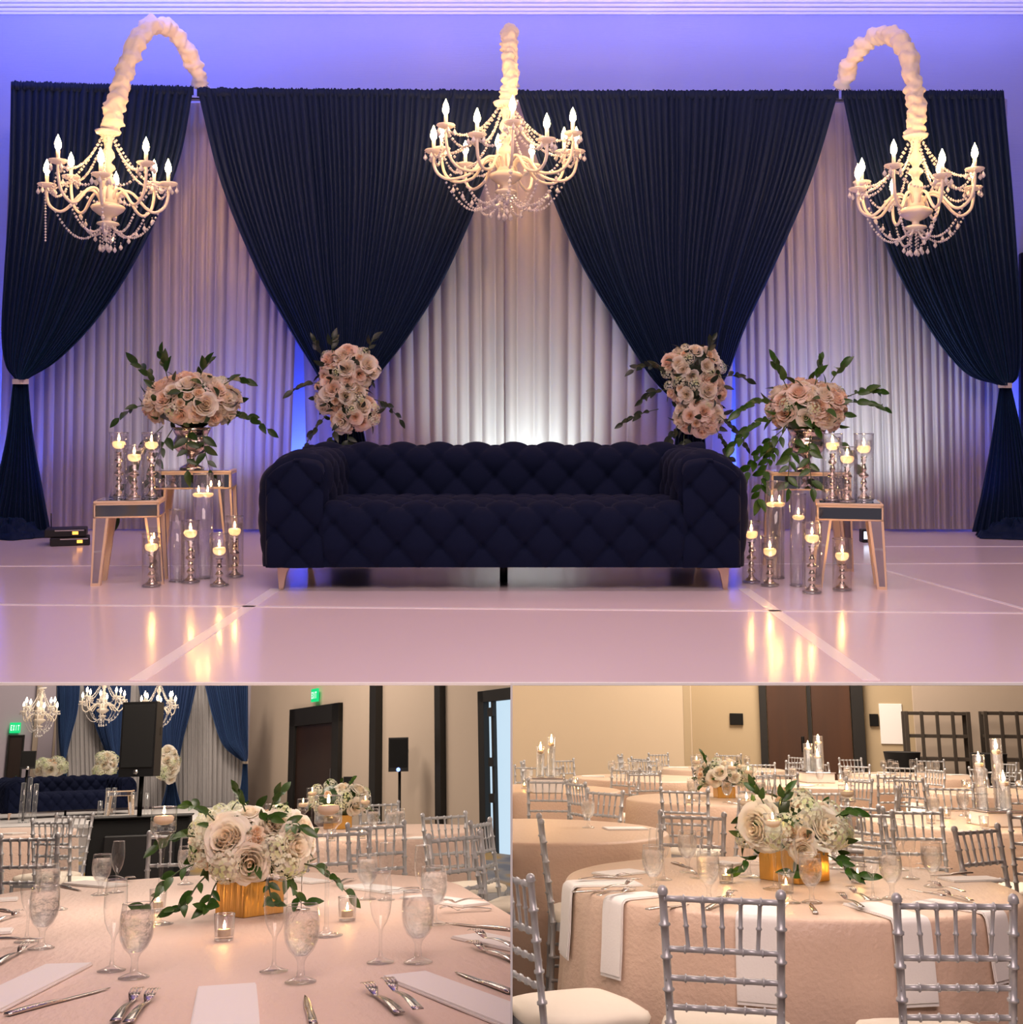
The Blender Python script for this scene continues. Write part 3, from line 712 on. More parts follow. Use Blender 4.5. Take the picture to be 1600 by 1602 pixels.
# ------------------------------------------------------------------ flowers
def rose_mesh(seed, layers=6, openness=1.0, g=6):
    """closed spiral heart inside rings of cupped petals whose rims roll outwards"""
    rnd = random.Random(seed); m = MB(); th0 = rnd.uniform(0, 6)
    for i in range(layers):
        f = i / (layers - 1); n = (2, 3, 4, 5, 5, 6, 6)[min(i, 6)]; R = .10 + .80 * f ** .9; top = .52 - .40 * f ** 1.6; bot = -.55
        flare = openness * (.05 + .42 * f ** 1.5)
        for k in range(n):
            a0 = th0 + 2 * pi * k / n + i * 1.3 + rnd.uniform(-.15, .15); wd = (2.2, 1.5, 1.05, .86, .82, .74, .7)[min(i, 6)] * rnd.uniform(.95, 1.15)
            fl = flare * rnd.uniform(.7, 1.3); hh = top + rnd.uniform(-.06, .06); wob = rnd.uniform(0, 6); lift = rnd.uniform(-.04, .04) + (rnd.uniform(-.10, .08) if f > .55 else 0); rf = rnd.uniform(.5, 1.2)
            def pet(u, v):
                a = u * 2 - 1; v2 = v * (1 - .16 * a ** 4)
                rho = R * (.30 + .70 * sin(min(v2, .8) / .8 * pi / 2) ** .8) * (1 - .10 * max(0, v2 - .6) * (1 - f))
                z = bot + (hh - bot) * v2 + lift
                if v2 > .62:
                    q = (v2 - .62) / .38; rho += fl * q ** 1.6 * .62; z -= fl * q ** 2.4 * .50
                rho += (.07 * rf * sin(3.2 * a + wob) - .10 * a * a) * v2 * v2 * f + .05 * v2 * f * sin(a0 * 7)
                z += (.09 * rf * sin(3.6 * a + wob * 2) + .10 * a * a - .05) * v2 ** 3 * f - .05 * a * a * v2 * (1 - f)
                an = a0 + a * wd * (.45 + .55 * v2 ** .6)
                return (rho * cos(an), rho * sin(an), z)
            m.grid(pet, g, g)
    return m
def hydr_mesh(seed, n=70):
    rnd = random.Random(seed); m = MB()
    for i in range(n):
        z = 1 - 1.5 * (i + .5) / n; r = sqrt(max(0, 1 - z * z)); a = i * 2.39996; d = Vector((r * cos(a), r * sin(a), z)); d += Vector((rnd.uniform(-.12, .12),) * 3); d.normalize()
        t = d.orthogonal().normalized(); t.rotate(Matrix.Rotation(rnd.uniform(0, 6), 3, d)); b = d.cross(t); s = .17; c = d * rnd.uniform(.88, 1.0)
        for k in range(4):
            e = t if k == 0 else b if k == 1 else -t if k == 2 else -b; f = d.cross(e)
            m.add([c, c + e * s * .6 + f * s * .5 + d * .05, c + e * s * 1.1 + d * .02, c + e * s * .6 - f * s * .5 + d * .05], [(0, 1, 2, 3)])
    return m
def leaf_mesh(seed):
    rnd = random.Random(seed); bend = rnd.uniform(.1, .35)
    def fn(u, v):
        w_ = .235 * sin(pi * min(1, v ** .8 * .97 + .02)) ** .8; a = u * 2 - 1
        return (a * w_, v, .10 * a * a * .8 * (w_ * 4) - bend * v * v + .01)
    m = MB(); m.grid(fn, 3, 6); return m
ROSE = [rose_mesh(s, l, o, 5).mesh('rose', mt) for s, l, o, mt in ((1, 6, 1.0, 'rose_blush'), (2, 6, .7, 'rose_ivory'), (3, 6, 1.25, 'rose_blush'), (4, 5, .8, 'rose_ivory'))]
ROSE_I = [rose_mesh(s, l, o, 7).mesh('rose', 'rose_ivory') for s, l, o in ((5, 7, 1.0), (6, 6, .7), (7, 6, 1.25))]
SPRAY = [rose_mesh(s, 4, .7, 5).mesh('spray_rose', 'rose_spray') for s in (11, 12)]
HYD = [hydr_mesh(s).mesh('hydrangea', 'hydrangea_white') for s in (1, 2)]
LEAF = {k: [leaf_mesh(s).mesh('leaf', k) for s in (1, 2, 3)] for k in ('leaf_green', 'leaf_dark', 'leaf_fresh')}
def aim(d, spin=0.0):
    return Matrix.Rotation(spin, 3, 'Z').to_4x4() if d.length == 0 else (Vector(d).to_track_quat('Z', 'Y').to_matrix() @ Matrix.Rotation(spin, 3, 'Z'))
def sprig(th, base, d, length, droop, nleaf, size, lm, rnd, zmin=None):
    base = Vector(base); d = Vector(d).normalized(); side = d.cross(Vector((0, 0, 1))); side = side.normalized() if side.length > .05 else Vector((1, 0, 0))
    pts = [base + d * length * t + Vector((0, 0, -droop * length * t * t)) + side * .08 * length * sin(3 * t) for t in (0, .2, .4, .6, .8, 1.0)]
    if zmin is not None:
        for q in pts: q.z = max(q.z, zmin + .045)
    C = spline(pts, 14); m = MB(); m.tube(C, [.0028] * 10 + [.002, .0016, .0012, .001], 5)
    st = part('sprig', (m, 'stem_green'), th)
    for k in range(nleaf):
        t = .18 + .82 * (k + .5) / nleaf; i = min(12, int(t * 13)); p = C[i]; tg = (C[i + 1] - C[i]).normalized() if i < 13 else d
        sd = side * (1 if k % 2 else -1) + Vector((rnd.uniform(-.4, .4), rnd.uniform(-.5, .3), rnd.uniform(-.3, .5)))
        yd = (tg * .75 + sd.normalized() * .8).normalized() if k < nleaf - 1 else tg
        zd = Vector((rnd.uniform(-.5, .5), -1.0, rnd.uniform(.1, .6))); zd = (zd - yd * zd.dot(yd)).normalized(); xd = yd.cross(zd)
        R = Matrix((xd, yd, zd)).transposed(); s_ = size * rnd.uniform(.75, 1.15)
        if zmin is not None and p.z + yd.z * s_ < zmin + .012:      # let the tip lie along the surface instead
            yd.z = max((zmin + .014 - p.z) / s_, -.95); yd.normalize(); zd = (zd - yd * zd.dot(yd)).normalized(); xd = yd.cross(zd); R = Matrix((xd, yd, zd)).transposed()
        part('leaf', rnd.choice(LEAF[lm]), st, p, R, s_)
def over_rim(p, s, rim):
    if rim and abs(p.x) < rim + s and abs(p.y) < rim + s: p.z = max(p.z, s * .95 + .004)
    return p
def blossoms(th, c, rad, n, sizes, kinds, rnd, front=.15, zmin=-.55, up=.25, rim=0):
    c = Vector(c); 
    for i in range(n):
        z = 1 - 2 * (i + .5) / n; r = sqrt(max(0, 1 - z * z)); a = i * 2.39996 + rnd.uniform(-.25, .25)
        if z < zmin: continue
        d = Vector((r * cos(a), r * sin(a), z)); p = c + Vector((d.x * rad[0], d.y * rad[1], d.z * rad[2])) * rnd.uniform(.84, .98)
        nd = (Vector((d.x / rad[0], d.y / rad[1], d.z / rad[2])).normalized() + Vector((0, -front, up))).normalized()
        k = rnd.choices(range(len(kinds)), [q[1] for q in kinds])[0]; nm, _, meshes, sc = kinds[k]; s = sizes * sc * rnd.uniform(.82, 1.15)
        part(nm, rnd.choice(meshes), th, over_rim(p, s, rim), aim(nd, rnd.uniform(0, 6)), s)
def tucked(th, c, rad, n, size, lm, rnd):
    for i in range(n):
        z = 1 - 1.7 * (i + .5) / n; r = sqrt(max(0, 1 - z * z)); a = i * 2.39996 + 1.0; d = Vector((r * cos(a), r * sin(a), z)); p = Vector(c) + Vector((d.x * rad[0], d.y * rad[1], d.z * rad[2])) * .93
        yd = (d + Vector((rnd.uniform(-.7, .7), rnd.uniform(-.7, .3), rnd.uniform(-.7, .5)))).normalized(); zd = d.cross(yd).cross(yd) * -1 if d.cross(yd).length > .01 else Vector((0, 0, 1)); zd.normalize(); xd = yd.cross(zd)
        part('leaf', rnd.choice(LEAF[lm]), th, p, Matrix((xd, yd, zd)).transposed(), size * rnd.uniform(.8, 1.2))
def core(th, c, rad, lm, zlow=None):
    m = MB(); m.grid(lambda u, v: tuple(Vector(c) + Vector((rad[0] * cos(2 * pi * u) * sin(pi * v), rad[1] * sin(2 * pi * u) * sin(pi * v), -rad[2] * cos(pi * v))) * (1 + .15 * noise.noise((u * 9, v * 9, rad[0] * 50)))), 20, 12, True)
    if zlow is not None: m.v = [(x, y, max(z, zlow)) for x, y, z in m.v]
    part('foliage', (m, lm), th)
KMIX = [('rose', 6, ROSE, 1.0), ('spray_rose', 3, SPRAY, .5), ('hydrangea', 1, HYD, .8)]
def urn_flowers(lab, px, py, Y, zt, sd, rx, rz, sprigs, lm):
    rnd = random.Random(sd); x = (px - PX) * Y / F
    ur = thing('flower_urn', 'silver pedestal urn on the taller %s mirrored table' % ('left' if sd < 40 else 'right'), 'urn', (x, Y, zt), group='silver pedestal urns')
    m = MB(); m.lathe([(.068, 0), (.07, .008), (.055, .018), (.03, .03), (.02, .05), (.018, .065), (.03, .078), (.07, .092), (.098, .12), (.104, .15), (.095, .17), (.085, .185), (.098, .21), (.108, .235), (.10, .235), (.085, .20)], 28, cap=False)
    part('bowl', (m, 'mercury_silver'), ur)
    cz = (HC - (py - PY) * Y / F) - zt
    th = thing('flower_arrangement', lab, 'flowers', (x, Y, zt + .2), group='blush rose arrangements in silver urns')
    c = Vector((0, 0, cz - .2)); core(th, c, (rx * .82, rx * .72, rz * .82), lm)
    blossoms(th, c, (rx, rx * .85, rz), 96, .058, KMIX, rnd); tucked(th, c, (rx, rx * .85, rz), 34, .075, lm, rnd)
    for (bx, bz, dx, dy, dz, L, dr, nl) in sprigs:
        sprig(th, c + Vector((bx * rx, -rx * .4, bz * rz)), (dx, dy, dz), L, dr, max(5, int(nl * .8)), .082, lm, rnd)
urn_flowers('wide dome of blush roses over the left silver urn, trailing vine at its left', 300, 630, 6.45, .556, 31, .26, .165,
            [(-.6, .5, -.7, 0, .9, .20, .1, 8), (-.4, .8, -.2, -.1, 1, .16, .0, 6), (-.9, -.1, -1, -.1, -.1, .16, .5, 7), (.9, -.4, 1, -.1, .1, .24, .5, 9), (.8, .6, .8, 0, .6, .16, .5, 7), (-.3, -.9, -.25, -.5, -.8, .34, .5, 14), (-.5, -.8, -.35, -.5, -.5, .40, .7, 14), (.35, -.9, .3, -.4, -.7, .2, .4, 8), (.3, .9, .4, 0, 1, .12, .3, 6), (.1, -.85, .1, -.6, -.4, .18, .9, 8)], 'leaf_green')
urn_flowers('looser blush rose and hydrangea arrangement over the right silver urn, long green vines', 1262, 640, 6.45, .549, 41, .22, .165,
            [(-.6, .7, -.4, 0, 1, .20, .1, 9), (.1, .8, .2, 0, 1, .17, .1, 7), (-.9, .2, -1, -.1, .25, .22, .5, 12), (-.9, -.3, -1, -.2, -.1, .26, .6, 14), (-.7, -.7, -.8, -.3, -.6, .34, .4, 18), (-.6, -.6, -.55, -.4, -1, .42, .2, 20), (.9, .4, 1, -.1, .5, .20, .3, 11), (.8, .2, 1, 0, .15, .24, .3, 10), (.5, -.8, .7, -.2, -.6, .18, .4, 8), (0, -.9, -.1, -.6, -.5, .22, .8, 10), (.5, .9, .5, 0, .9, .15, .2, 7), (-.3, -.8, -.3, -.5, -.8, .3, .3, 12)], 'leaf_fresh')
def garland(lab, pts, Y, sd, sprigs):
    """roses climbing down the gathered drape"""
    rnd = random.Random(sd); c = U(pts[0][0], pts[0][1], Y); th = thing('rose_garland', lab, 'flowers', c, group='rose garlands on the gathered swags')
    for (px, py, rx, rz, n) in pts:
        q = U(px, py, Y) - c; core(th, q, (rx * .75, .09, rz * .85), 'leaf_dark'); blossoms(th, q, (rx, .13, rz), n, .057, KMIX, rnd, .5, -.95, .1); tucked(th, q, (rx, .14, rz), 20, .072, 'leaf_dark', rnd)
    for (px, py, dx, dy, dz, L, dr, nl) in sprigs: sprig(th, U(px, py, Y - .1) - c, (dx, dy, dz), L, dr, max(4, int(nl * .8)), .080, 'leaf_dark', rnd)
garland('garland of blush roses on the left gathered swag, behind the sofa', [(545, 578, .20, .15, 48), (532, 615, .18, .15, 40), (552, 648, .17, .13, 40)], 8.02, 51,
        [(505, 560, -.4, -.2, 1, .16, .1, 7), (520, 552, .1, -.2, 1, .12, .1, 5), (575, 552, .4, -.2, 1, .14, .2, 6), (500, 600, -1, -.2, .2, .2, .5, 8), (585, 625, 1, -.2, -.1, .2, .7, 8), (510, 650, -.6, -.2, -.7, .25, .3, 12), (525, 668, -.2, -.2, -1, .22, .2, 12), (545, 678, .1, -.2, -1, .12, .2, 8)])
garland('garland of blush roses on the right gathered swag, behind the sofa', [(1085, 572, .20, .14, 46), (1088, 610, .20, .15, 44), (1094, 650, .17, .14, 40)], 8.02, 52,
        [(1040, 575, -1, -.2, .3, .25, .4, 9), (1045, 590, -.7, -.2, .8, .16, .2, 7), (1105, 555, .3, -.2, 1, .15, .2, 7), (1130, 590, 1, -.2, .3, .18, .4, 8), (1045, 610, -1, -.2, .1, .2, .5, 8), (1030, 640, -1, -.2, -.2, .28, .2, 8), (1125, 650, .7, -.2, -.6, .25, .3, 12), (1120, 670, .5, -.2, -1, .25, .2, 14), (1060, 665, -.4, -.2, -.8, .2, .3, 14), (1070, 680, .1, -.2, -1, .14, .2, 10)])

# ------------------------------------------------------------------ equipment by the drapes
def pack_box(lab, px, py, Y, wd, h, z, rz):
    p = U(px, py, Y); th = thing('equipment_box', lab, 'box', (p.x, Y, z), rz, 'black boxes by the left swag')
    m = MB(); m.box((0, 0, h / 2), (wd, .22, h), .006); part('casing', (m, 'black_plastic'), th)
    m = MB(); m.box((wd * .24, -.112, h * .5), (wd * .14, .004, h * .36)); part('display', (m, 'amber_display'), th, label='small lit amber display')
    m = MB(); m.box((wd * .1, -.112, h * .82), (wd * .7, .004, .008)); part('strip', (m, 'chrome'), th)
    return th
pack_box('lower black equipment box with amber display by the left swag tail', 110, 830, 7.75, .25, .055, .001, .35)
b2 = pack_box('upper black equipment box with antenna, stacked by the left swag tail', 104, 815, 7.75, .26, .055, .058, .30)
m = MB(); m.tube([(-.1, .05, .05), (-.1, .05, .15)], .004, 6); part('antenna', (m, 'black_plastic'), b2)
p = U(1354, 832, 7.9); th = thing('equipment_box', 'small white box with lit label behind the low right table', 'box', (p.x, 7.9, 0.001))
m = MB(); m.box((0, 0, .045), (.07, .08, .09), .006); part('casing', (m, 'black_plastic'), th)
m = MB(); m.box((0, -.042, .05), (.05, .004, .05)); part('display', (m, 'white_display'), th)

# ================================================================== THE TWO HALLS BELOW
mat('hall_wall', (196, 178, 160), 0.85, bump=(8, 0.1))
mat('hall_wall_warm', (214, 194, 166), 0.85, bump=(8, 0.1))
mat('hall_wall_olive', (184, 164, 132), 0.85, bump=(8, 0.1))
mat('hall_wall_lilac', (190, 180, 192), 0.85)
mat('dark_wood', (44, 24, 14), 0.35, vary=(3, 0.4, (1, 1, .1)))
mat('brown_wood', (74, 42, 20), 0.4, vary=(3, 0.4, (1, 1, .1)))
mat('black_frame', (20, 17, 14), 0.5)
mat('stage_white', (238, 234, 232), 0.35)
mat('stage_skirt', (205, 200, 198), 0.7)
mat('grey_drape', (176, 172, 172), 0.8)
mat('royal_velvet', (14, 40, 84), 0.75, bump=(60, 0.1, (1, 1, .2)), Sheen_Weight=0.4, Sheen_Tint=(.15, .35, .8, 1))
mat('pale_blue_glass', (176, 208, 230), 0.3)
mat('rack_metal', (74, 66, 58), 0.5, 0.3)
mat('black_cloth', (12, 12, 13), 0.85)
mat('blush_linen', (230, 202, 186), 0.5, bump=(50, 0.5, (1, .3, 1)), Sheen_Weight=0.35, Sheen_Tint=(1, .85, .7, 1))
mat('champagne_linen', (220, 190, 168), 0.42, bump=(60, 0.35, (1, .35, 1)), Sheen_Weight=0.4, Sheen_Tint=(1, .85, .6, 1))
mat('napkin_white', (242, 238, 233), 0.8, bump=(120, 0.08))
mat('silver_paint', (186, 187, 190), 0.36, 0.4)
mat('cushion_ivory', (248, 238, 220), 0.7, bump=(30, .06))
mat('gold_ridged', (218, 168, 88), 0.32, 0.8, bump=(60, 0.5, (1, 1, .03)))
mat('cutlery_steel', (205, 198, 192), 0.16, 1.0)
mat('paper_white', (244, 240, 236), 0.7)
emit('exit_green', (0, 226, 130), 1.0); emit('exit_white', (235, 255, 245), 1.3); emit('blue_led', (120, 150, 255), 4)
emit('daylight_panel', (206, 232, 250), 0.95)
def carpet(name, a, b, c, sc):
    m, t, bs = nt(name); tc = t.nodes.new('ShaderNodeTexCoord'); mp = t.nodes.new('ShaderNodeMapping'); mp.inputs['Scale'].default_value = (1, .35, 1)
    n = t.nodes.new('ShaderNodeTexNoise'); n.inputs['Scale'].default_value = sc; n.inputs['Detail'].default_value = 2.5
    cr = t.nodes.new('ShaderNodeValToRGB'); e = cr.color_ramp.elements; e[0].position = .38; e[0].color = lin(a); e[1].position = .62; e[1].color = lin(c); q = e.new(.5); q.color = lin(b)
    t.links.new(tc.outputs['Object'], mp.inputs[0]); t.links.new(mp.outputs[0], n.inputs['Vector']); t.links.new(n.outputs['Fac'], cr.inputs[0]); t.links.new(cr.outputs[0], bs.inputs['Base Color'])
    bs.inputs['Roughness'].default_value = .95; M[name] = m
carpet('carpet_blue', (92, 100, 118), (120, 122, 128), (150, 122, 70), 2.2)
carpet('carpet_brown', (96, 84, 78), (128, 110, 98), (150, 130, 104), 2.2)
TH = .76
# ------------------------------------------------------------------ shared builders
CH = {}
def chair_parts(wd=.34, full=True):
    """silver ladder-and-spindle banquet chair; origin on the floor at the seat centre, back at -y"""
    P = []; hw = wd / 2; S = 8 if full else 5
    def ringed(a, b, r, n):
        a, b = Vector(a), Vector(b); pts = []; rs = []
        for i in range(n):
            for t, k in ((.0, 1.35), (.06, 1.35), (.10, .95), (.5, .9), (.96, .95)):
                pts.append(a.lerp(b, (i + t) / n)); rs.append(r * k)
        pts.append(b); rs.append(r * 1.3); m = MB(); m.tube(pts, rs, S); return m
    for sx in (-1, 1):                                   # rear legs run up into the back posts
        m = MB(); lo = ringed((sx * hw * .92, -.20, 0), (sx * hw * .90, -.185, .45), .013, 3); hi = ringed((sx * hw * .90, -.185, .45), (sx * hw, -.245, .90), .013, 5)
        m.add(lo.v, lo.f); m.add(hi.v, hi.f); m.ball((sx * hw, -.246, .905), .016, 8, 6, 1.1); P.append(('back_leg', m, 'silver_paint'))
        P.append(('front_leg', ringed((sx * (hw + .01), .19, 0), (sx * (hw + .005), .175, .43), .014, 3), 'silver_paint'))
    def yb(z): return -.185 - .06 * (z - .45) / .45
    for nm, z in (('top_rail', .885), ('upper_crossrail', .745), ('middle_crossrail', .665), ('lower_crossrail', .585)):
        if not full and nm == 'lower_crossrail': continue
        P.append((nm, ringed((-hw * .98, yb(z), z), (hw * .98, yb(z), z), .0095, 6), 'silver_paint'))
    for k in range(5):
        x = (k - 2) / 3.0 * hw * .95; P.append(('spindle', ringed((x * 1.02, yb(.88), .88), (x * .92, yb(.745), .745), .0065, 2), 'silver_paint'))
    m = MB()
    def outl(k, e=0.0):
        a = 2 * pi * k / 28; c, s = cos(a), sin(a); p = .42; wx = hw + .025 + e; 
        return (wx * abs(c) ** p * (1 if c > 0 else -1) * (1 + .06 * s), (.195 + e) * abs(s) ** p * (1 if s > 0 else -1))
    m.prism([outl(k) for k in range(28)], .415, .455); P.append(('seat_frame', m, 'silver_paint'))
    m = MB(); rings = [(.0, .455), (.004, .472), (-.004, .488), (-.03, .499), (-.09, .505)]
    vs = []; fs = []
    for e, z in rings: vs += [(*outl(k, e), z + .004 * sin(k * 2.0) * (z < .49)) for k in range(28)]
    for j in range(4):
        for k in range(28): fs.append((j * 28 + k, j * 28 + (k + 1) % 28, (j + 1) * 28 + (k + 1) % 28, (j + 1) * 28 + k))
    vs.append((0, 0, .508)); fs += [(112 + k, 112 + (k + 1) % 28, 140) for k in range(28)]
    m.add(vs, fs); P.append(('cushion', m, 'cushion_ivory'))
    for z, y0, y1 in ((.30, -.19, .18), (.20, -.195, .185)):
        for sx in (-1, 1): P.append(('stretcher', ringed((sx * hw * .94, y0, z), (sx * (hw + .008), y1, z), .008, 3), 'silver_paint'))
    for z in (.25, .16): P.append(('front_stretcher', ringed((-hw, .18, z), (hw, .18, z), .008, 4), 'silver_paint'))
    return P
def chair(lab, loc, rz, group, full=True):
    key = full
    if key not in CH:
        if full:
            o = thing('banquet_chair', lab, 'chair', loc, rz, group)
            for nm, m, mt in chair_parts(): part(nm, (m, mt), o)
        else:
            a = MB(); b = None
            for nm, m, mt in chair_parts(full=False):
                if nm == 'cushion': b = m
                elif 'stretcher' not in nm: a.add(m.v, m.f)
            o = thing('banquet_chair', lab, 'chair', loc, rz, group)
            part('frame', (a, 'silver_paint'), o); part('cushion', (b, 'cushion_ivory'), o)
        CH[key] = o; return o
    o = dup(CH[key], loc, rz, lab, group); return o
APART = [.58]
OBST = []                # (x, y, radius) of what a chair must clear, in the frame of the current hall
def settle(x, y, rz):
    """slide a chair along its sight line to the closest spot where its footprint clears tables and other chairs"""
    foot = [(u * .20, v * .215) for u in (-1, -.5, 0, .5, 1) for v in (-1, 0, 1)]; ca, sa = cos(rz), sin(rz)
    def free(X, Y):
        for ox, oy, r in OBST:
            if r > .3:
                if any((X + u * ca - v * sa - ox) ** 2 + (Y + u * sa + v * ca - oy) ** 2 < (r + .088) ** 2 for u, v in foot): return False
            elif (X - ox) ** 2 + (Y - oy) ** 2 < APART[0] ** 2: return False
        return True
    for k in range(160):
        for t in (1 - .005 * k, 1 + .005 * k):
            if t > .55 and free(x * t, y * t): return x * t, y * t
    return x, y
def table_cloth(R, ext, seed, material, loc, lab, group, folds=22, name='banquet_table', nu=150, rz=0.0):
    th = thing(name, lab, 'table', loc, rz, group); rnd = random.Random(seed); ph = [rnd.uniform(0, 6) for _ in range(5)]
    def base(a, r):
        c, s = cos(a), sin(a); return Vector((r * c, r * s - (ext if s < -1e-6 else 0), 0)), Vector((c, s, 0))
    prof = [(.0, TH), (.35, TH), (.7, TH), (.9, TH), (.985, TH), (1.0, TH - .004), (1.008, TH - .014)]
    prof += [(1.009 + .0018 * i, TH - .014 - (TH - .03) * (i / 14) ** .9) for i in range(1, 15)]
    vs = []; fs = []
    for j, (f, z) in enumerate(prof):
        dz = (TH - z) / TH
        for k in range(nu):
            a = 2 * pi * k / nu; p, nrm = base(a, R * f) if f > 0 else (Vector((0, -ext / 2, 0)), Vector((0, 0, 0)))
            q = (sin(folds * a + ph[0] + 1.2 * sin(3 * a + ph[1])) + .5 * sin(folds * 1.7 * a + ph[2])) * .018 * dz ** 1.1 + .022 * dz
            wr = .0016 * noise.noise((p.x * 6, p.y * 6, seed)) if z > TH - .003 else 0
            vs.append((p.x + nrm.x * q, p.y + nrm.y * q, z + wr))
    for j in range(len(prof) - 1):
        for k in range(nu): k2 = (k + 1) % nu; fs.append((j * nu + k, j * nu + k2, (j + 1) * nu + k2, (j + 1) * nu + k))
    m = MB(); m.add(vs, fs); part('tablecloth', (m, material), th)
    return th
GOB = {}
def goblet(lab, loc, group, sc=1.0):
    if 'g' not in GOB:
        o = thing('water_goblet', lab, 'glass', loc, group=group)
        m = MB(); m.lathe([(.036, 0), (.037, .003), (.025, .008), (.010, .013), (.008, .03), (.009, .045), (.014, .054), (.028, .068), (.038, .088), (.0415, .11), (.041, .135), (.0365, .168)], 28, cap=False); m.lathe([(1e-4, .001), (.036, 0)], 28, cap=False)
        part('glass', (m, 'goblet_glass'), o)
        m = MB(); m.lathe([(1e-4, .056), (.014, .058), (.026, .070), (.036, .089), (.0392, .11), (.039, .135), (.0375, .150), (.02, .152), (1e-4, .151)], 24, cap=False)
        part('iced_water', (m, 'iced_water'), o)
        m = MB(); m.tube([(.0366 * cos(2 * pi * k / 28), .0366 * sin(2 * pi * k / 28), .168) for k in range(29)], .0011, 5, False); part('rim', (m, 'rim_glass'), o)
        GOB['g'] = o; return o
    return dup(GOB['g'], loc, 0, lab, group, scale=sc)
def flute(lab, loc, group, sc=1.0):
    if 'f' not in GOB:
        o = thing('champagne_flute', lab, 'glass', loc, group=group)
        m = MB(); m.lathe([(.034, 0), (.035, .003), (.02, .007), (.006, .014), (.0042, .03), (.0042, .07), (.007, .082), (.016, .095), (.024, .115), (.0285, .145), (.0285, .175), (.0245, .215)], 26, cap=False); m.lathe([(1e-4, .001), (.034, 0)], 26, cap=False)
        part('glass', (m, 'goblet_glass'), o)
        m = MB(); m.tube([(.0245 * cos(2 * pi * k / 26), .0245 * sin(2 * pi * k / 26), .215) for k in range(27)], .0010, 5, False); part('rim', (m, 'rim_glass'), o)
        GOB['f'] = o; return o
    return dup(GOB['f'], loc, 0, lab, group, scale=sc)
def stem_holder(lab, clab, loc, h, group, s=1.0, two=False):
    """tall stemmed glass with a floating candle in its cup; h = total height"""
    o = thing('stemmed_candleholder', lab, 'candleholder', loc, group=group); b = h - .085 * s
    m = MB(); m.lathe([(.048, 0), (.049, .003), (.03, .007), (.010, .014), (.0065, .03), (.006, b * .5), (.0085, b - .05), (.018, b - .02), (.03 * s, b - .003), (.041 * s, b + .006), (.0415 * s, b + .012), (.0415 * s, h)], 26, cap=False); m.lathe([(1e-4, .001), (.048, 0)], 26, cap=False); m.lathe([(1e-4, b + .004), (.04 * s, b + .006)], 26, cap=False)
    part('glass', (m, 'goblet_glass'), o)
    m = MB(); m.tube([(.0413 * s * cos(2 * pi * k / 26), .0413 * s * sin(2 * pi * k / 26), h) for k in range(27)], .0014, 5, False); part('rim', (m, 'rim_glass'), o)
    m = MB(); m.lathe([(1e-4, b + .009), (.039 * s, b + .009), (.039 * s, b + .040 * s), (1e-4, b + .040 * s)], 22, cap=False); part('water', (m, 'clear_water'), o)
    candle(clab, (loc[0], loc[1], loc[2] + b + .028 * s), .033 * s, .030 * s, 'floating candles ' + group.split(' ', 1)[1] if False else group.replace('tall stemmed candleholders', 'floating candles'), .8, 'pale_wax')
    return o
def votive(lab, loc, group):
    if 'v' not in GOB:
        o = thing('votive_glass', lab, 'candleholder', loc, group=group)
        m = MB(); m.lathe([(1e-4, .004), (.024, .004), (.026, 0), (.0275, .005), (.030, .072), (.028, .072), (.0255, .012), (1e-4, .011)], 22, cap=False); part('glass', (m, 'goblet_glass'), o)
        m = MB(); m.tube([(.029 * cos(2 * pi * k / 22), .029 * sin(2 * pi * k / 22), .072) for k in range(23)], .0013, 5, False); m.lathe([(1e-4, 0), (.0255, .0), (.026, .006)], 20, cap=False); part('rim', (m, 'rim_glass'), o)['kind'] = 'stuff'
        m = MB(); m.lathe([(.019, .012), (.0195, .030), (.017, .031), (1e-4, .029)], 18, cap=False); part('tealight', (m, 'pale_wax'), o)
        part('flame', shared('flame_0.70', lambda: flame_mesh(.7), 'flame'), o, (0, 0, .031)); GOB['v'] = o; return o
    return dup(GOB['v'], loc, 0, lab, group)
def fork_mesh(L=.20):
    m = MB(); n = 14
    def wd(t): return .0095 - .005 * min(1, t / .6) if t < .66 else .0045 + .007 * min(1, (t - .66) / .1)
    def zz(t): return .004 + .006 * sin(pi * min(t / .66, 1)) if t < .66 else .004 + .014 * sin(pi * (t - .66) / .34 * .8)
    vs = []; fs = []
    for i in range(n):
        t = .78 * i / (n - 1); w_ = wd(t); z = zz(t); h = .0022 * (1 - .4 * t)
        vs += [(t * L, -w_, z), (t * L, w_, z), (t * L, w_, z + h), (t * L, -w_, z + h)]
    for i in range(n - 1):
        for k in range(4): k2 = (k + 1) % 4; fs.append((4 * i + k, 4 * i + k2, 4 * i + 4 + k2, 4 * i + 4 + k))
    fs += [(3, 2, 1, 0), (4 * n - 4, 4 * n - 3, 4 * n - 2, 4 * n - 1)]; m.add(vs, fs)
    for k in range(4):
        y = (k - 1.5) * .0062; m.tube([(t * L, y, zz(t) + .0012) for t in (.765, .82, .88, .94, 1.0)], [.0018, .0017, .0016, .0014, .0007], 5)
    return m
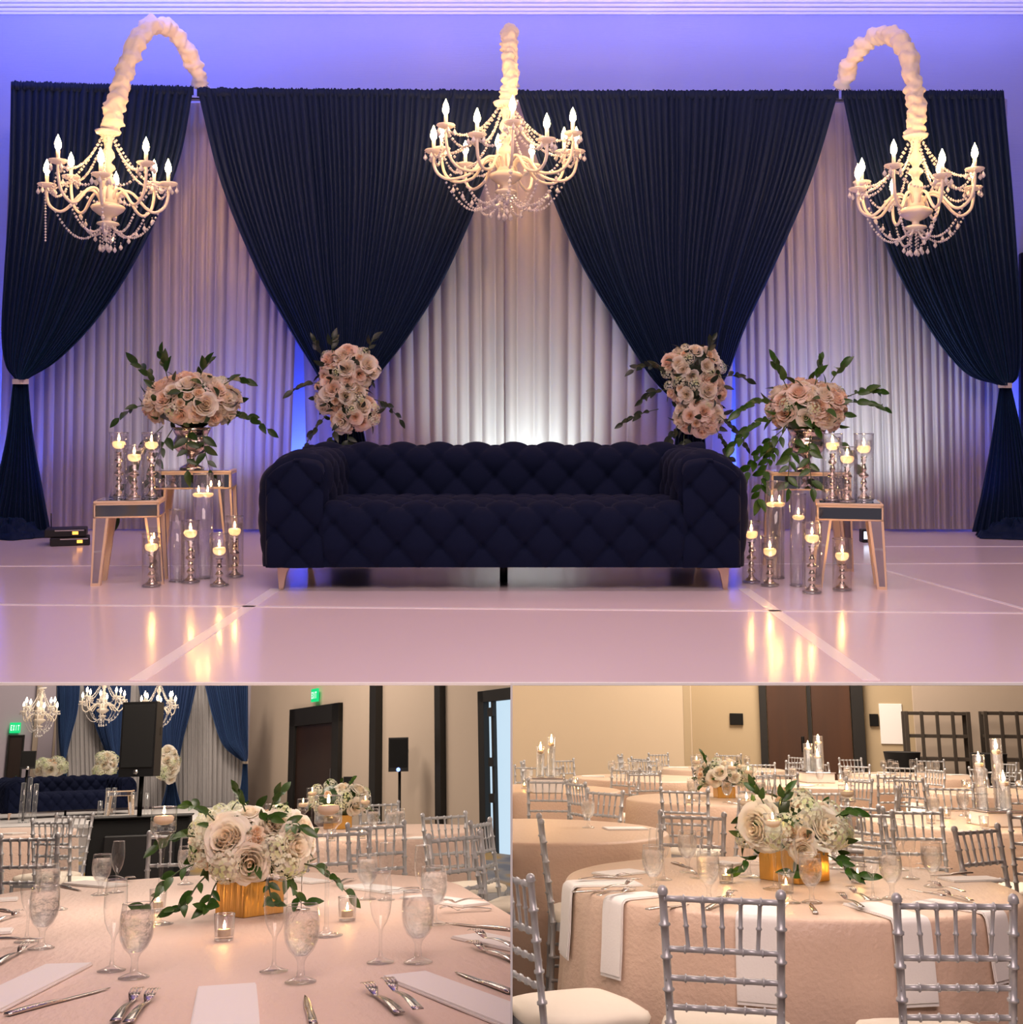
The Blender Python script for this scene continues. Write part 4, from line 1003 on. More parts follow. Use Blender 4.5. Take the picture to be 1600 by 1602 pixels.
def knife_mesh(L=.235):
    m = MB(); n = 16; vs = []; fs = []
    for i in range(n):
        t = i / (n - 1); w0, w1 = (.0075 - .002 * t, .0075 - .002 * t) if t < .5 else (.008 * (1 - ((t - .5) / .5) ** 4), .007 * (1 - ((t - .5) / .5) ** 2)); h = .007 if t < .5 else .0022
        if t < .5: h = .004 + .003 * sin(pi * (.1 + t * 1.7))
        vs += [(t * L, -w0 - .0004, .001), (t * L, w1 + .0004, .001), (t * L, w1 * .9, .001 + h), (t * L, -w0 * .9, .001 + h)]
    for i in range(n - 1):
        for k in range(4): k2 = (k + 1) % 4; fs.append((4 * i + k, 4 * i + k2, 4 * i + 4 + k2, 4 * i + 4 + k))
    fs += [(3, 2, 1, 0), (4 * n - 4, 4 * n - 3, 4 * n - 2, 4 * n - 1)]; m.add(vs, fs); return m
LAID = []
def cutlery(kind, lab, a, b, group):
    """from the handle end a to the tip b, both on the table top"""
    a, b = Vector(a), Vector(b); d = b - a; base = .20 if kind == 'fork' else .235
    me = shared(kind, fork_mesh if kind == 'fork' else knife_mesh, 'cutlery_steel'); L = min(max(d.length, .15), .30)
    u = d.normalized(); pts = [a + u * (L * k / 24) for k in range(25)]; lift = .002
    for (q, v, ln, hw, top) in LAID:             # napkin strips and earlier cutlery
        if any(-.008 < (p - q).xy.dot(v) < ln + .008 and abs((p - q).x * v.y - (p - q).y * v.x) < hw + .013 for p in pts): lift = max(lift, top)
    LAID.append((a.copy(), u.xy.copy(), L, .012, lift + .0235))
    return thing(kind, lab, kind, (a.x, a.y, TH + lift), atan2(d.y, d.x), group, me, Matrix.Diagonal((L / base, 1.15, 1, 1)))
def napkin(lab, a, b, wd, group, drop=0.0, dropdir=None):
    """folded linen: the strip from a to b on the table, hanging by drop over the edge past b"""
    a, b = Vector(a), Vector(b); d = b - a; L = d.length; rz = atan2(d.y, d.x); th = thing('napkin', lab, 'napkin', (a.x, a.y, TH), rz, group); LAID.append((a.copy(), d.normalized().xy.copy(), L, wd / 2, .0125))
    for k in range(2):
        e = .004 * k; path = [(e, .003 + .004 * k), (L * .5, .0032 + .004 * k), (L - .02, .003 + .004 * k)]
        path += [(L + .004 * k + .002, -.004 + .003 * k), (L + .012 + .004 * k, -.03), (L + .018 + .004 * k, -drop * .6 + .008 * k), (L + .026 + .004 * k, -drop + .012 * k)] if drop else [(L - e * .6, .003 + .004 * k)]
        path = spline([(x, 0, z) for x, z in path], 20 if drop else 10); w_ = wd / 2 - .003 * k; vs = []; fs = []
        for i, p in enumerate(path):
            t = (path[min(i + 1, len(path) - 1)] - path[max(i - 1, 0)]).normalized(); nrm = Vector((-t.z, 0, t.x)) * .0018
            yy = w_ * (1 + .015 * sin(i * .5 + k)); 
            for s, yv in ((-1, -yy), (-1, yy), (1, yy), (1, -yy)): vs.append((p.x + s * nrm.x, yv, p.z + s * nrm.z))
        n = len(path); m = MB()
        for q in range(4):                       # the four sides keep crisp edges
            q2 = (q + 1) % 4; sv = []
            for i in range(n): sv += [vs[4 * i + q], vs[4 * i + q2]]
            m.add(sv, [(2 * i, 2 * i + 1, 2 * i + 3, 2 * i + 2) for i in range(n - 1)])
        m.add([vs[k_] for k_ in (3, 2, 1, 0)], [(0, 1, 2, 3)], True); m.add(vs[-4:], [(0, 1, 2, 3)], True)
        part('fold', (m, 'napkin_white'), th)
    return th
def box_bouquet(vlab, flab, loc, bx, bh, rz, c, rad, sd, nros, size, sprigs, mix, group=None, explicit=(), lm='leaf_fresh', lsize=.05):
    v = thing('box_vase', vlab, 'vase', loc, rz); m = MB(); t = .006
    for k in range(4): 
        a = k * pi / 2; m.box(((bx / 2 - t / 2) * cos(a), (bx / 2 - t / 2) * sin(a), bh / 2), (t if k % 2 == 0 else bx - .0, bx if k % 2 == 0 else t, bh), .002)
    m.box((0, 0, .005), (bx - .01, bx - .01, .01)); part('casing', (m, 'gold_ridged'), v)
    rnd = random.Random(sd); base = Vector((loc[0], loc[1], loc[2] + bh)); th = thing('flower_arrangement', flab, 'flowers', base, group=group); c = Vector(c)
    core(th, c, (rad[0] * .8, rad[1] * .8, rad[2] * .85), 'leaf_green', .004); blossoms(th, c, rad, nros, size, mix, rnd, .3, -.75, .3, bx * .66); tucked(th, c, rad, 36, lsize * 1.1, lm, rnd)
    for nm, d, s, k in explicit:
        d = Vector(d); p = c + Vector((d.x * rad[0], d.y * rad[1], d.z * rad[2])); part(nm, {'rose': ROSE_I, 'spray_rose': SPRAY, 'hydrangea': HYD}[nm][k % 2], th, over_rim(p, s, bx * .66), aim(Vector((d.x, d.y - .15, d.z + .15)), k * 1.3), s)
    for (sx, sz, dx, dy, dz, L, dr, nl) in sprigs: sprig(th, c + Vector((sx * rad[0], -rad[1] * .6, sz * rad[2])), (dx, dy, dz), L, dr, nl, lsize * 1.02, lm, rnd, -bh)
    return th
IMIX = [('rose', 5, ROSE_I, 1.0), ('spray_rose', 2, SPRAY, .5), ('hydrangea', 3, HYD, .9)]
def speaker(lab, loc, rz, w_, d, h, led=False):
    th = thing('loudspeaker', lab, 'speaker', loc, rz); m = MB()
    m.prism([(-w_ / 2, -d / 2), (w_ / 2, -d / 2), (w_ / 2 * .72, d / 2), (-w_ / 2 * .72, d / 2)], 0, h); part('cabinet', (m, 'black_plastic'), th)
    m = MB(); m.box((0, -d / 2 - .006, h * .54), (w_ * .9, .012, h * .84), .004); part('grille', (m, 'black_cloth'), th)
    m = MB(); m.box((w_ * .40, 0, h * .6), (.02, d * .4, h * .12), .006); part('handle', (m, 'black_metal'), th)
    m = MB(); m.lathe([(.03, 0), (.03, .004)], 14); part('badge', (m, 'blue_led' if led else 'chrome'), th, (0, -d / 2 - .012, h * .06), (pi / 2, 0, 0), label='small blue light' if led else None)
    return th
def exit_sign(name, lab, c, rz, wd, hg):
    th = thing(name, lab, 'sign', c, rz); m = MB(); m.box((0, 0, 0), (wd, .04, hg), .006); part('housing', (m, 'exit_green'), th)
    L = {'E': [(0, 0, .22, 1), (0, .8, .8, .2), (0, .4, .65, .2), (0, 0, .8, .2)], 'I': [(.3, 0, .22, 1)], 'T': [(0, .8, .9, .2), (.34, 0, .22, 1)]}
    m = MB(); lw = wd * .17; x = -wd * .40
    for ch in 'EXIT':
        if ch == 'X':
            for s in (1, -1): m.add([(x + (lw * .8 - lw * .25) * (t if s > 0 else 1 - t) + o, -.0215, -hg * .26 + hg * .52 * t) for t in (0, 1) for o in (0, lw * .25)], [(0, 1, 3, 2)], True)
        else:
            for (a, b, w_, h) in L[ch]: m.box((x + (a + w_ / 2) * lw, -.0212, -hg * .26 + (b + h / 2) * hg * .52), (w_ * lw, .002, h * hg * .52))
        x += lw * 1.25
    part('lettering', (m, 'exit_white'), th); return th
def wall_seg(r, name, px0, d0, px1, d1, h, material, thick=.12, z0=0.0):
    a, b = Vector((r.xat(px0, d0, 1.2), d0, 0)), Vector((r.xat(px1, d1, 1.2), d1, 0)); d = b - a; L = d.length
    m = MB(); m.box((L / 2, thick / 2, z0 + (h - z0) / 2), (L, thick, h - z0)); return structure(name, m, material, a, atan2(d.y, d.x)), a, b
def on_wall(r, a, b, px):
    """the point on the wall line a-b that shows in pixel column px, and its distance"""
    lo, hi = 0.0, 1.0
    f = lambda t: r.pix((a.lerp(b, t).x, a.lerp(b, t).y, 1.2))[0] - px
    s = f(0) < f(1)
    for _ in range(40):
        mid = (lo + hi) / 2
        if (f(mid) < 0) == s: lo = mid
        else: hi = mid
    return a.lerp(b, (lo + hi) / 2)
def slab_on_wall(r, a, b, px0, px1, py0, py1, dep, name, material, st=True, lab=None, cat=None, proud=0.0, bev=.004):
    p, q = on_wall(r, a, b, px0), on_wall(r, a, b, px1); c = (p + q) / 2; d = q - p
    z1 = r.at((px0 + px1) / 2, py0, c.y).z; z0 = 0.0 if py1 is None else r.at((px0 + px1) / 2, py1, c.y).z
    n = Vector((d.y, -d.x, 0)).normalized()
    if n.y > 0: n = -n
    m = MB(); m.box((0, 0, (z0 + z1) / 2), (d.length, dep, z1 - z0), bev); loc = c + n * (dep / 2 + proud + .002)
    rz = atan2(d.y, d.x)
    if st: return structure(name, m, material, loc, rz)
    return thing(name, lab, cat, loc, rz, mesh=m.mesh(name, material))

# ------------------------------------------------------------------ LEFT HALL: blush table before the stage
CUR = RL.M
mb = MB(); mb.box((0, 14, -.02), (34, 30, .04)); structure('floor_left_hall', mb, 'carpet_blue')
wl, A1, B1 = wall_seg(RL, 'wall_far_left', -60, 27.4, 392, 28.2, 3.5, 'hall_wall_lilac')
wr, A2, B2 = wall_seg(RL, 'wall_right', 388, 28.0, 830, 15.5, 3.5, 'hall_wall')
slab_on_wall(RL, A1, B1, 47, 55, 1060, None, .14, 'trim_pilaster_left', 'hall_wall', True)
slab_on_wall(RL, A1, B1, 79, 83, 1060, None, .05, 'trim_panel_joint', 'hall_wall', True)
slab_on_wall(RL, A2, B2, 571, 588, 1060, None, .10, 'trim_pilaster_grey', 'hall_wall', True)
slab_on_wall(RL, A2, B2, 588, 598, 1060, None, .13, 'trim_recess_shade', 'black_frame', True)  # black strip standing in for the shade of a recess
slab_on_wall(RL, A2, B2, 689, 698, 1060, None, .10, 'trim_strip_bronze', 'black_frame', True)
def door_on(r, a, b, px0, px1, py0, fr, name, leafm, inset=.0):
    p, q = on_wall(r, a, b, px0), on_wall(r, a, b, px1); c = (p + q) / 2; d = q - p; L = d.length; h = r.at((px0 + px1) / 2, py0, c.y).z
    n = Vector((d.y, -d.x, 0)).normalized(); n = -n if n.y > 0 else n; rz = atan2(d.y, d.x)
    th = thing(name, None, None, c + n * .03, rz); th['kind'] = 'structure'; w_ = L * fr
    m = MB(); m.box((-L / 2 + w_ / 2, 0, h / 2), (w_, .12, h), .004); m.box((L / 2 - w_ / 2, 0, h / 2), (w_, .12, h), .004); m.box((0, 0, h - w_ / 2), (L, .12, w_), .004); part('door_frame', (m, 'black_frame'), th)
    m = MB(); m.box((0, .01, (h - w_) / 2), (L - 2 * w_, .05, h - w_ - .01), .003); lf = part('door_leaf', (m, leafm), th)
    m = MB(); m.box((L / 2 - w_ - .07, -.03, 1.02), (.03, .04, .22), .006); part('door_handle', (m, 'chrome'), lf)
    return th
door_on(RL, A1, B1, 8, 34, 1150, .10, 'door_2', 'dark_wood')
door_on(RL, A2, B2, 457, 535, 1105, .12, 'door_3', 'dark_wood')
# right-hand doorway with daylight beyond
p, q = on_wall(RL, A2, B2, 757), on_wall(RL, A2, B2, 815); th = thing('door_4', None, None, (p + q) / 2 + Vector((-.03, -.06, 0)), atan2(q.y - p.y, q.x - p.x)); th['kind'] = 'structure'; L = (q - p).length
h = RL.at(775, 1082, p.y).z
m = MB(); m.box((-L / 2 + .09, 0, h / 2), (.18, .14, h), .005); m.box((0, 0, h - .08), (L, .14, .16), .005); part('door_frame', (m, 'black_frame'), th)
m = MB(); m.box((.10, .02, h / 2 - .08), (L - .24, .04, h - .16)); pn = part('glass_panel', (m, 'daylight_panel'), th, label='pale blue daylight through the glass')
m = MB(); m.box((-L / 2 + .42, -.03, h / 2 - .08), (.07, .05, h - .16)); [m.box((-L / 2 + .42, -.06, z), (.16, .06, .12)) for z in (h * .33, h * .55, h * .86)]; part('door_edge', (m, 'black_frame'), th)
exit_sign('exit_sign', 'green lit EXIT sign above the brown door beside the dark wall strip', on_wall(RL, A2, B2, 494) + Vector((-.05, -.09, RL.at(494, 1088, on_wall(RL, A2, B2, 494).y).z)), atan2(B2.y - A2.y, B2.x - A2.x), .36, .25)
exit_sign('exit_sign', 'small green lit EXIT sign above the dark door at the far left', on_wall(RL, A1, B1, 19) + Vector((0, -.12, RL.at(19, 1139, on_wall(RL, A1, B1, 19).y).z)), atan2(B1.y - A1.y, B1.x - A1.x), .22, .22)
slab_on_wall(RL, A2, B2, 540, 553, 1215, 1225, .03, 'wall_plate', 'black_metal', False, 'dark plate on the wall to the right of the brown door', 'plate')
# the stage seen from the hall
SD = 20.0; SH = .42
a, b = RL.xat(-40, SD, SH), RL.xat(300, SD, SH)
mb = MB(); mb.box(((a + b) / 2, SD + 2.75, SH - .04), (b - a + 2, 5.5, .08), .01); o = thing('stage', 'low white stage deck carrying the sofa and swags', 'stage', (0, 0, 0), mesh=mb.mesh('stage', 'stage_white'))
m = MB(); m.box(((a + b) / 2, SD + .03, (SH - .08) / 2), (b - a + 2, .02, SH - .08)); part('skirt', (m, 'stage_skirt'), o)
def PLs(d): return lambda px, py, dd: RL.at(px, py, d + dd)
th = thing('pleated_drape', 'grey pleated drape behind the royal blue swags', 'drape')
part('panel', (cloth_panel(PLs(26.4), [(88, 1062), (88, 1160), (92, 1262)], [(388, 1062), (388, 1160), (386, 1262)], 240, 8, 44, .16, 61, 1.0), 'grey_drape'), th)
G2 = 'royal blue swags on the stage of the left hall'
def lswag(lab, Lc, Rc, sd, tail, tie): return swag(PLs(26.0), lab, Lc, Rc, 20, sd, tail, tie, G2, 'royal_velvet', .13, 110, 22)
lswag('royal blue swag at the far side of the stage, over the blue sofa', [(89, 1062), (90, 1120), (92, 1160), (96, 1193)], [(126, 1062), (122, 1110), (112, 1150), (102, 1193)], 71, ([(96, 1193), (94, 1225), (92, 1256)], [(102, 1193), (106, 1225), (110, 1256)]), (95, 103, 1193))
lswag('royal blue swag behind the big black loudspeaker', [(128, 1062), (142, 1115), (158, 1160), (178, 1200)], [(206, 1062), (202, 1115), (196, 1160), (188, 1200)], 72, ([(178, 1200), (176, 1225), (174, 1256)], [(188, 1200), (190, 1225), (194, 1256)]), (177, 189, 1200))
lswag('royal blue swag between loudspeaker and far wall, white roses at its tie', [(214, 1062), (224, 1110), (236, 1150), (262, 1220)], [(310, 1062), (298, 1115), (286, 1160), (274, 1220)], 73, ([(262, 1220), (258, 1240), (252, 1260)], [(274, 1220), (278, 1240), (284, 1262)]), (261, 275, 1220))
lswag('royal blue swag at the wall end, tied low on the right', [(318, 1062), (332, 1120), (348, 1165), (374, 1188), (380, 1191)], [(388, 1062), (388, 1100), (388, 1150), (388, 1180), (387, 1191)], 74, ([(380, 1192), (377, 1225), (370, 1262)], [(387, 1192), (388, 1225), (388, 1264)]), (379, 388, 1191))
def on_stage(px, d): p = RL.at(px, 1250, d); return (RL.xat(px, d, SH), d, SH)
sofa2 = dup(sofa, on_stage(113, 22.9), .50, 'navy velvet sofa on the white stage in the left hall', extra=None)
for lab, px, py, d, R in (('small lit chandelier at the far left of the left hall', 62, 1122, 22.5, .28), ('lit white chandelier before the royal blue swags, beside the loudspeaker', 161, 1106, 22.5, .36), ('lit white chandelier partly behind the big loudspeaker', 247, 1112, 22.5, .30)):
    chandelier('chandelier', lab, RL.at(px, py, d), 8, R, .5, 7 + px % 5, 'lit chandeliers in the left hall', bulb='bulb_glow_white')
def far_flowers(lab, px, py, d, rx, rz, n, sd, group=None, size=.12):
    rnd = random.Random(sd); c = RL.at(px, py, d); th = thing('flower_arrangement', lab, 'flowers', c, group=group); core(th, (0, 0, 0), (rx * .8, rx * .6, rz * .8), 'leaf_green'); blossoms(th, (0, 0, 0), (rx, rx * .7, rz), n, size, IMIX, rnd, .4, -.8, .2)
far_flowers('low white rose mound above the far end of the navy sofa', 79, 1200, 24.95, .28, .15, 34, 81)
far_flowers('white rose garland on the swag left of the loudspeaker', 165, 1199, 25.1, .18, .26, 34, 82)
far_flowers('white rose garland on the swag right of the loudspeaker', 261, 1197, 25.1, .20, .34, 44, 83)
p = on_stage(186, 21.5); mirror_table('small mirrored table on the white stage beside the loudspeaker pole', p, .42, .4, .45)
for k, (px, h) in enumerate(((166, .5), (176, .5), (206, .42), (155, .3), (228, .4), (32, .62), (42, .7), (52, .6))):
    p = on_stage(px, 21.0); p = (p[0], p[1], p[2] + .003); glass_cylinder('clear candle cylinder on the white stage, %s' % ('%s from the loudspeaker pole' % ORD[k] if k < 5 else '%s beside the far sofa arm' % ORD[k - 5]), p, .04, h, 'candle cylinders on the left hall stage')
# loudspeakers
d = 14.6; p = RL.at(217, 1345, d); x = RL.xat(217, d, .5)
bx = thing('road_case', 'black cloth-covered case under the big loudspeaker', 'case', (x, d, 0)); m = MB(); w1 = 138 * d / F; h1 = RL.at(217, 1280, d).z
m.box((0, .3, h1 / 2), (w1, .6, h1), .02); part('casing', (m, 'black_cloth'), bx); m = MB(); m.box((.02, -.06, h1 * .38), (w1 * .7, .12, h1 * .72), .015); part('front_box', (m, 'black_plastic'), bx); m = MB(); m.box((0, .28, h1 + .008), (w1 + .04, .64, .016), .004); part('lid', (m, 'black_metal'), bx)
z0 = RL.at(217, 1215, d).z; z1 = RL.at(217, 1098, d).z
sp = speaker('big black loudspeaker on a pole in front of the royal blue swags', (x - .02, d + .15, z0), -.30, .42, .36, z1 - z0)
m = MB(); m.tube([(0, 0, h1 - z0 + .018), (0, 0, .02)], .028, 10); part('pole', (m, 'black_metal'), sp)
q = on_wall(RL, A2, B2, 625); d = q.y - 1.0; z0, z1 = RL.at(625, 1207, d).z, RL.at(625, 1154, d).z; x = RL.xat(625, d, 1.2)
sp = speaker('black loudspeaker with a blue light on a stand by the beige wall', (x, d, z0), -.25, 30 * d / F, .28, z1 - z0, True)
m = MB(); m.tube([(0, 0, -z0 + .02), (0, 0, .02)], .022, 8)
for k in range(3): m.tube([(0, 0, .35 - z0), (.4 * cos(k * 2.1), .4 * sin(k * 2.1), .015 - z0)], .014, 6)
part('stand', (m, 'black_metal'), sp)
d = 21.4; z0, z1 = RL.at(42, 1203, d).z, RL.at(42, 1175, d).z; sp = speaker('small black loudspeaker beside the dark door at the far left', (RL.xat(42, d, 1.2), d, z0), .2, .24, .24, z1 - z0)
m = MB(); m.tube([(0, 0, .43 - z0), (0, 0, .02)], .02, 8); part('stand', (m, 'black_metal'), sp)

# the blush table: a long-ended banquet table, its far end round
pa = RL.hit(335, 1368, TH); RT = 1.0
TL = (pa.x, pa.y - RT, 0)
table_cloth(RT, 2.0, 5, 'blush_linen', TL, 'banquet table under blush linen set with gold box vase, goblets and white napkins', None, 26)
def LT(px, py): return RL.hit(px, py, TH)
def lt(px, py, dz=.001): p = LT(px, py); return (p.x, p.y, TH + dz)
GL = 'on the blush table'
for k, (px, py, wh) in enumerate(((209, 1531, 'at the front, beside the crossed forks and knife'), (64, 1485, 'second on the left, before two flutes'), (70, 1432, 'behind another goblet at the left'), (156, 1401, 'far left, before the loudspeaker case'), (290, 1384, 'behind the left vines of the bouquet'), (470, 1538, 'at the front, above the single upright knife'), (654, 1507, 'right side, before the long knife'), (679, 1447, 'right side, behind a flute near the large chair'), (574, 1408, 'far right of the bouquet, before a chair back'))):
    goblet('iced water goblet on blush table, ' + wh, lt(px, py), 'water goblets ' + GL, 1.0 if py > 1420 else .92)
for k, (px, py, wh) in enumerate(((174, 1520, 'left of the front goblet by the crossed forks'), (41, 1474, 'at the left edge, behind the left goblet'), (90, 1424, 'left, behind two goblets'), (181, 1397, 'far left, behind the goblet by the loudspeaker'), (428, 1521, 'front, overlapping the gold vase corner'), (595, 1507, 'right, standing clear of other glasses'), (662, 1432, 'right, against the far goblet'), (604, 1409, 'far right, just beside a goblet'))):
    flute('empty champagne flute on blush table, ' + wh, lt(px, py), 'champagne flutes ' + GL, 1.0 if py > 1420 else .92)
for px, py, ty, wh in ((247, 1447, 1263, 'left of the bouquet'), (510, 1465, 1245, 'right of the bouquet'), (428, 1408, 1258, 'half hidden behind the bouquet')):
    p = LT(px, py); h = RL.at(px, ty, p.y).z - TH
    stem_holder('tall stemmed glass candleholder %s on blush table' % wh, 'lit floating candle in the tall stem glass %s' % wh, (p.x, p.y, TH + .001), h, 'tall stemmed candleholders on the blush table')
for px, py, wh in ((350, 1472, 'in front of the gold vase'), (543, 1441, 'to the right of the gold vase'), (246, 1426, 'behind the left stem glass')):
    votive('small lit votive glass %s on blush table' % wh, lt(px, py), 'votives ' + GL)
p = LT(390, 1430); vw = 95 * p.y / F * .72
pv = (p.x, p.y, TH + .001); SPR = [(-.9, .3, -1, -.2, .3, .13, .5, 7), (-.6, .7, -.7, -.1, .8, .14, .4, 7), (-.1, .9, -.3, -.1, 1, .11, .3, 6), (.3, .9, .4, -.1, 1, .10, .3, 6), (.2, .55, .3, -.8, .5, .10, .3, 6), (.5, .5, .8, -.6, .3, .10, .4, 6), (-.9, -.4, -1, -.4, -.2, .18, .8, 9), (-.7, -.7, -.6, -.5, -.6, .16, .8, 9), (-.5, -.8, -.2, -.7, -.8, .16, .4, 8), (.3, -.8, .3, -.8, -.4, .12, .8, 7), (.5, -.6, .7, -.6, -.5, .14, .6, 8), (.9, -.5, 1, -.3, -.1, .17, .6, 8), (.05, -.3, .2, -.9, .2, .08, .6, 5)]
rx = 84 * p.y / F; czp = RL.at(387, 1325, p.y).z - TH - vw * .62
box_bouquet('square gold ridged box vase holding the white bouquet on blush table', 'full bouquet of ivory roses and hydrangea with green leaves in gold box vase, blush table', pv, vw, vw * .66, .62, (-.005, 0, czp), (rx, rx * .85, 52 * p.y / F), 91, 44, .052, SPR, IMIX, None,
            [('rose', (-.38, -.85, .25), .075, 0), ('rose', (.0, -1.0, -.40), .066, 1), ('rose', (.72, -.75, -.05), .072, 0), ('hydrangea', (-.36, -.85, -.50), .060, 0), ('hydrangea', (.38, -.9, -.05), .05, 1), ('hydrangea', (.55, -.8, -.6), .055, 0), ('spray_rose', (.12, -.98, .22), .026, 0), ('spray_rose', (.0, -1.0, .15), .022, 1), ('spray_rose', (.1, -.95, .42), .022, 0), ('rose', (.45, -.7, .62), .05, 1), ('rose', (.85, -.45, .45), .058, 0)], 'leaf_fresh', .055)
p = LT(471, 1424); th = thing('card_holder', 'thin wire card holder with a looped top behind the front flute', 'holder', (p.x, p.y, TH + .001)); h = RL.at(471, 1368, p.y).z - TH
m = MB(); m.tube([(0, 0, .006), (0, 0, h)], .0018, 6); m.tube([(.016 * cos(a * .4), 0, h + .016 + .016 * sin(a * .4)) for a in range(17)], .0014, 5); part('wire', (m, 'cutlery_steel'), th)
m = MB(); m.lathe([(.03, 0), (.03, .004), (.004, .007)], 18); part('base', (m, 'cutlery_steel'), th)
for a, b, wd, wh in (((108, 1512), (-40, 1585), .12, 'front left corner, running out of view'), ((355, 1546), (350, 1640), .13, 'front centre, between the two pairs of forks'), ((632, 1528), (830, 1605), .11, 'front right, beside the forks and long knife'), ((731, 1466), (845, 1490), .11, 'right edge, under two forks'), ((646, 1404), (745, 1418), .12, 'right, behind the twisted forks'), ((552, 1387), (636, 1398), .13, 'far right, before a chair back'), ((115, 1382), (182, 1388), .12, 'far left, before the loudspeaker case'), ((20, 1458), (-40, 1462), .10, 'left edge, between two knives'), ((28, 1408), (-40, 1412), .10, 'left edge, further back'), ((448, 1375), (500, 1382), .10, 'behind the bouquet at right')):
    napkin('folded white napkin on blush table, ' + wh, LT(*a), LT(*b), wd, 'napkins ' + GL)
for k, (kd, a, b, wh) in enumerate((('knife', (10, 1591), (200, 1541), 'long one at the front left'), ('fork', (180, 1603), (245, 1524), 'front left, left one of the pair'), ('fork', (200, 1605), (264, 1535), 'front left, right one of the pair'), ('knife', (490, 1606), (472, 1546), 'front, upright below a goblet'), ('fork', (625, 1590), (534, 1522), 'front right, outer one of the pair'), ('fork', (654, 1606), (568, 1532), 'front right, inner one of the pair'), ('knife', (800, 1556), (678, 1511), 'right, touching a goblet foot'), ('fork', (806, 1508), (706, 1473), 'right, left one of the pair on a napkin'), ('fork', (806, 1502), (737, 1479), 'right, lying over the napkin'), ('knife', (800, 1457), (697, 1446), 'right edge, behind the napkin'), ('fork', (768, 1425), (688, 1429), 'right, twisted handle before a napkin'), ('fork', (752, 1421), (690, 1431), 'right, second twisted handle'), ('fork', (550, 1377), (519, 1388), 'far right of the bouquet'), ('knife', (655, 1396), (597, 1400), 'far right, behind a flute'), ('knife', (92, 1387), (150, 1400), 'far left, before a napkin'), ('fork', (172, 1373), (226, 1383), 'far left, behind a flute'), ('fork', (-6, 1512), (46, 1485), 'left, near the left goblet foot'), ('knife', (-14, 1486), (32, 1485), 'left edge, before a small napkin'), ('fork', (-6, 1444), (32, 1432), 'left edge, behind a napkin'), ('knife', (-6, 1425), (32, 1430), 'left edge, furthest back'))):
    cutlery(kd, 'steel %s on blush table, %s' % (kd, wh), LT(*a), LT(*b), kd + ('s ' if kd == 'fork' else ' set ') + GL)

def rchair(r, lab, px, py, rz, group, full=True, seat=False):
    p = r.hit(px, py, .50 if seat else .885); k = 0 if seat else .244; x, y = settle(p.x - k * sin(rz), p.y + k * cos(rz), rz); OBST.append((x, y, .2)); return chair(lab, (x, y, 0), rz, group, full)
GC = 'silver chairs in the left hall'
pb1, pb2 = RL.hit(572, 1300, TH), RL.hit(10, 1302, TH); OBST[:] = [(TL[0], TL[1], RT), (TL[0], TL[1] - .9, RT), (pb1.x, pb1.y, .85), (pb2.x - .3, pb2.y, .85)]
# rz = 0 faces away from the camera (back towards us); pi faces us
for px, py, rz, wh in ((45, 1314, -.4, 'left of the blush table, nearer one'), (80, 1288, -.6, 'behind another chair at the left, near the loudspeaker case'), (118, 1283, 2.6, 'facing the blush table, before the loudspeaker case'), (284, 1309, 3.0, 'behind the left vines of the bouquet'), (528, 1306, 3.3, 'right of the bouquet behind the stem glass'), (588, 1297, 3.4, 'far right of the bouquet, before the pink back table'), (712, 1313, 3.75, 'right of the blush table, large and near'), (695, 1279, 3.6, 'small and far, right of the pink back table'), (752, 1291, 4.2, 'side-on at the right by the doorway'), (592, 1265, 3.3, 'beyond the pink back table')):
    rchair(RL, 'silver spindle-back chair with ivory cushion, ' + wh, px, py, rz, GC)
# back tables of the left hall
p = RL.hit(572, 1300, TH); table_cloth(.85, 0, 7, 'blush_linen', (p.x, p.y, 0), 'round table under pink linen behind the bouquet, white flowers on it', None, 20, nu=90)
pb = RL.hit(528, 1297, TH)
box_bouquet('gold box vase on the pink back table of the left hall', 'white rose bouquet on the pink back table of the left hall', (pb.x, pb.y, TH + .001), .16, .10, .4, (0, 0, .10), (.22, .18, .14), 93, 26, .06, [(.7, -.3, 1, -.2, 0, .14, .5, 6), (.3, .7, .4, 0, 1, .1, .3, 5)], IMIX)
for px, py, ty, wh in ((487, 1302, 1233, 'left one of the back table group'), (473, 1306, 1250, 'lower left one of the back table group'), (571, 1303, 1246, 'right one of the back table group')):
    p = RL.hit(px, py, TH); stem_holder('tall stemmed candleholder on the pink back table, ' + wh, 'floating candle on the pink back table, ' + wh, (p.x, p.y, TH + .001), RL.at(px, ty, p.y).z - TH, 'tall stemmed candleholders on the pink back table')
for px, py, wh in ((566, 1312, 'left'), (518, 1316, 'centre')): votive('tiny lit votive on the pink back table, ' + wh, tuple(RL.hit(px, py, TH + .003)), 'votives on the pink back table')
for px, py, wh in ((583, 1306, 'first'), (612, 1308, 'second'), (624, 1306, 'third')): goblet('water goblet on the pink back table, %s from the bouquet' % wh, tuple(RL.hit(px, py, TH + .003)), 'goblets on the pink back table')
napkin('folded white napkin on the pink back table', RL.hit(640, 1312, TH), RL.hit(676, 1312, TH), .14, None)
p = RL.hit(10, 1302, TH); table_cloth(.85, 0, 8, 'blush_linen', (p.x - .3, p.y, 0), 'round table under pink linen at the left edge, by two silver chairs', None, 20, nu=90)
napkin('folded white napkin on the pink table at the left edge', RL.hit(8, 1306, TH), RL.hit(32, 1304, TH), .16, None)

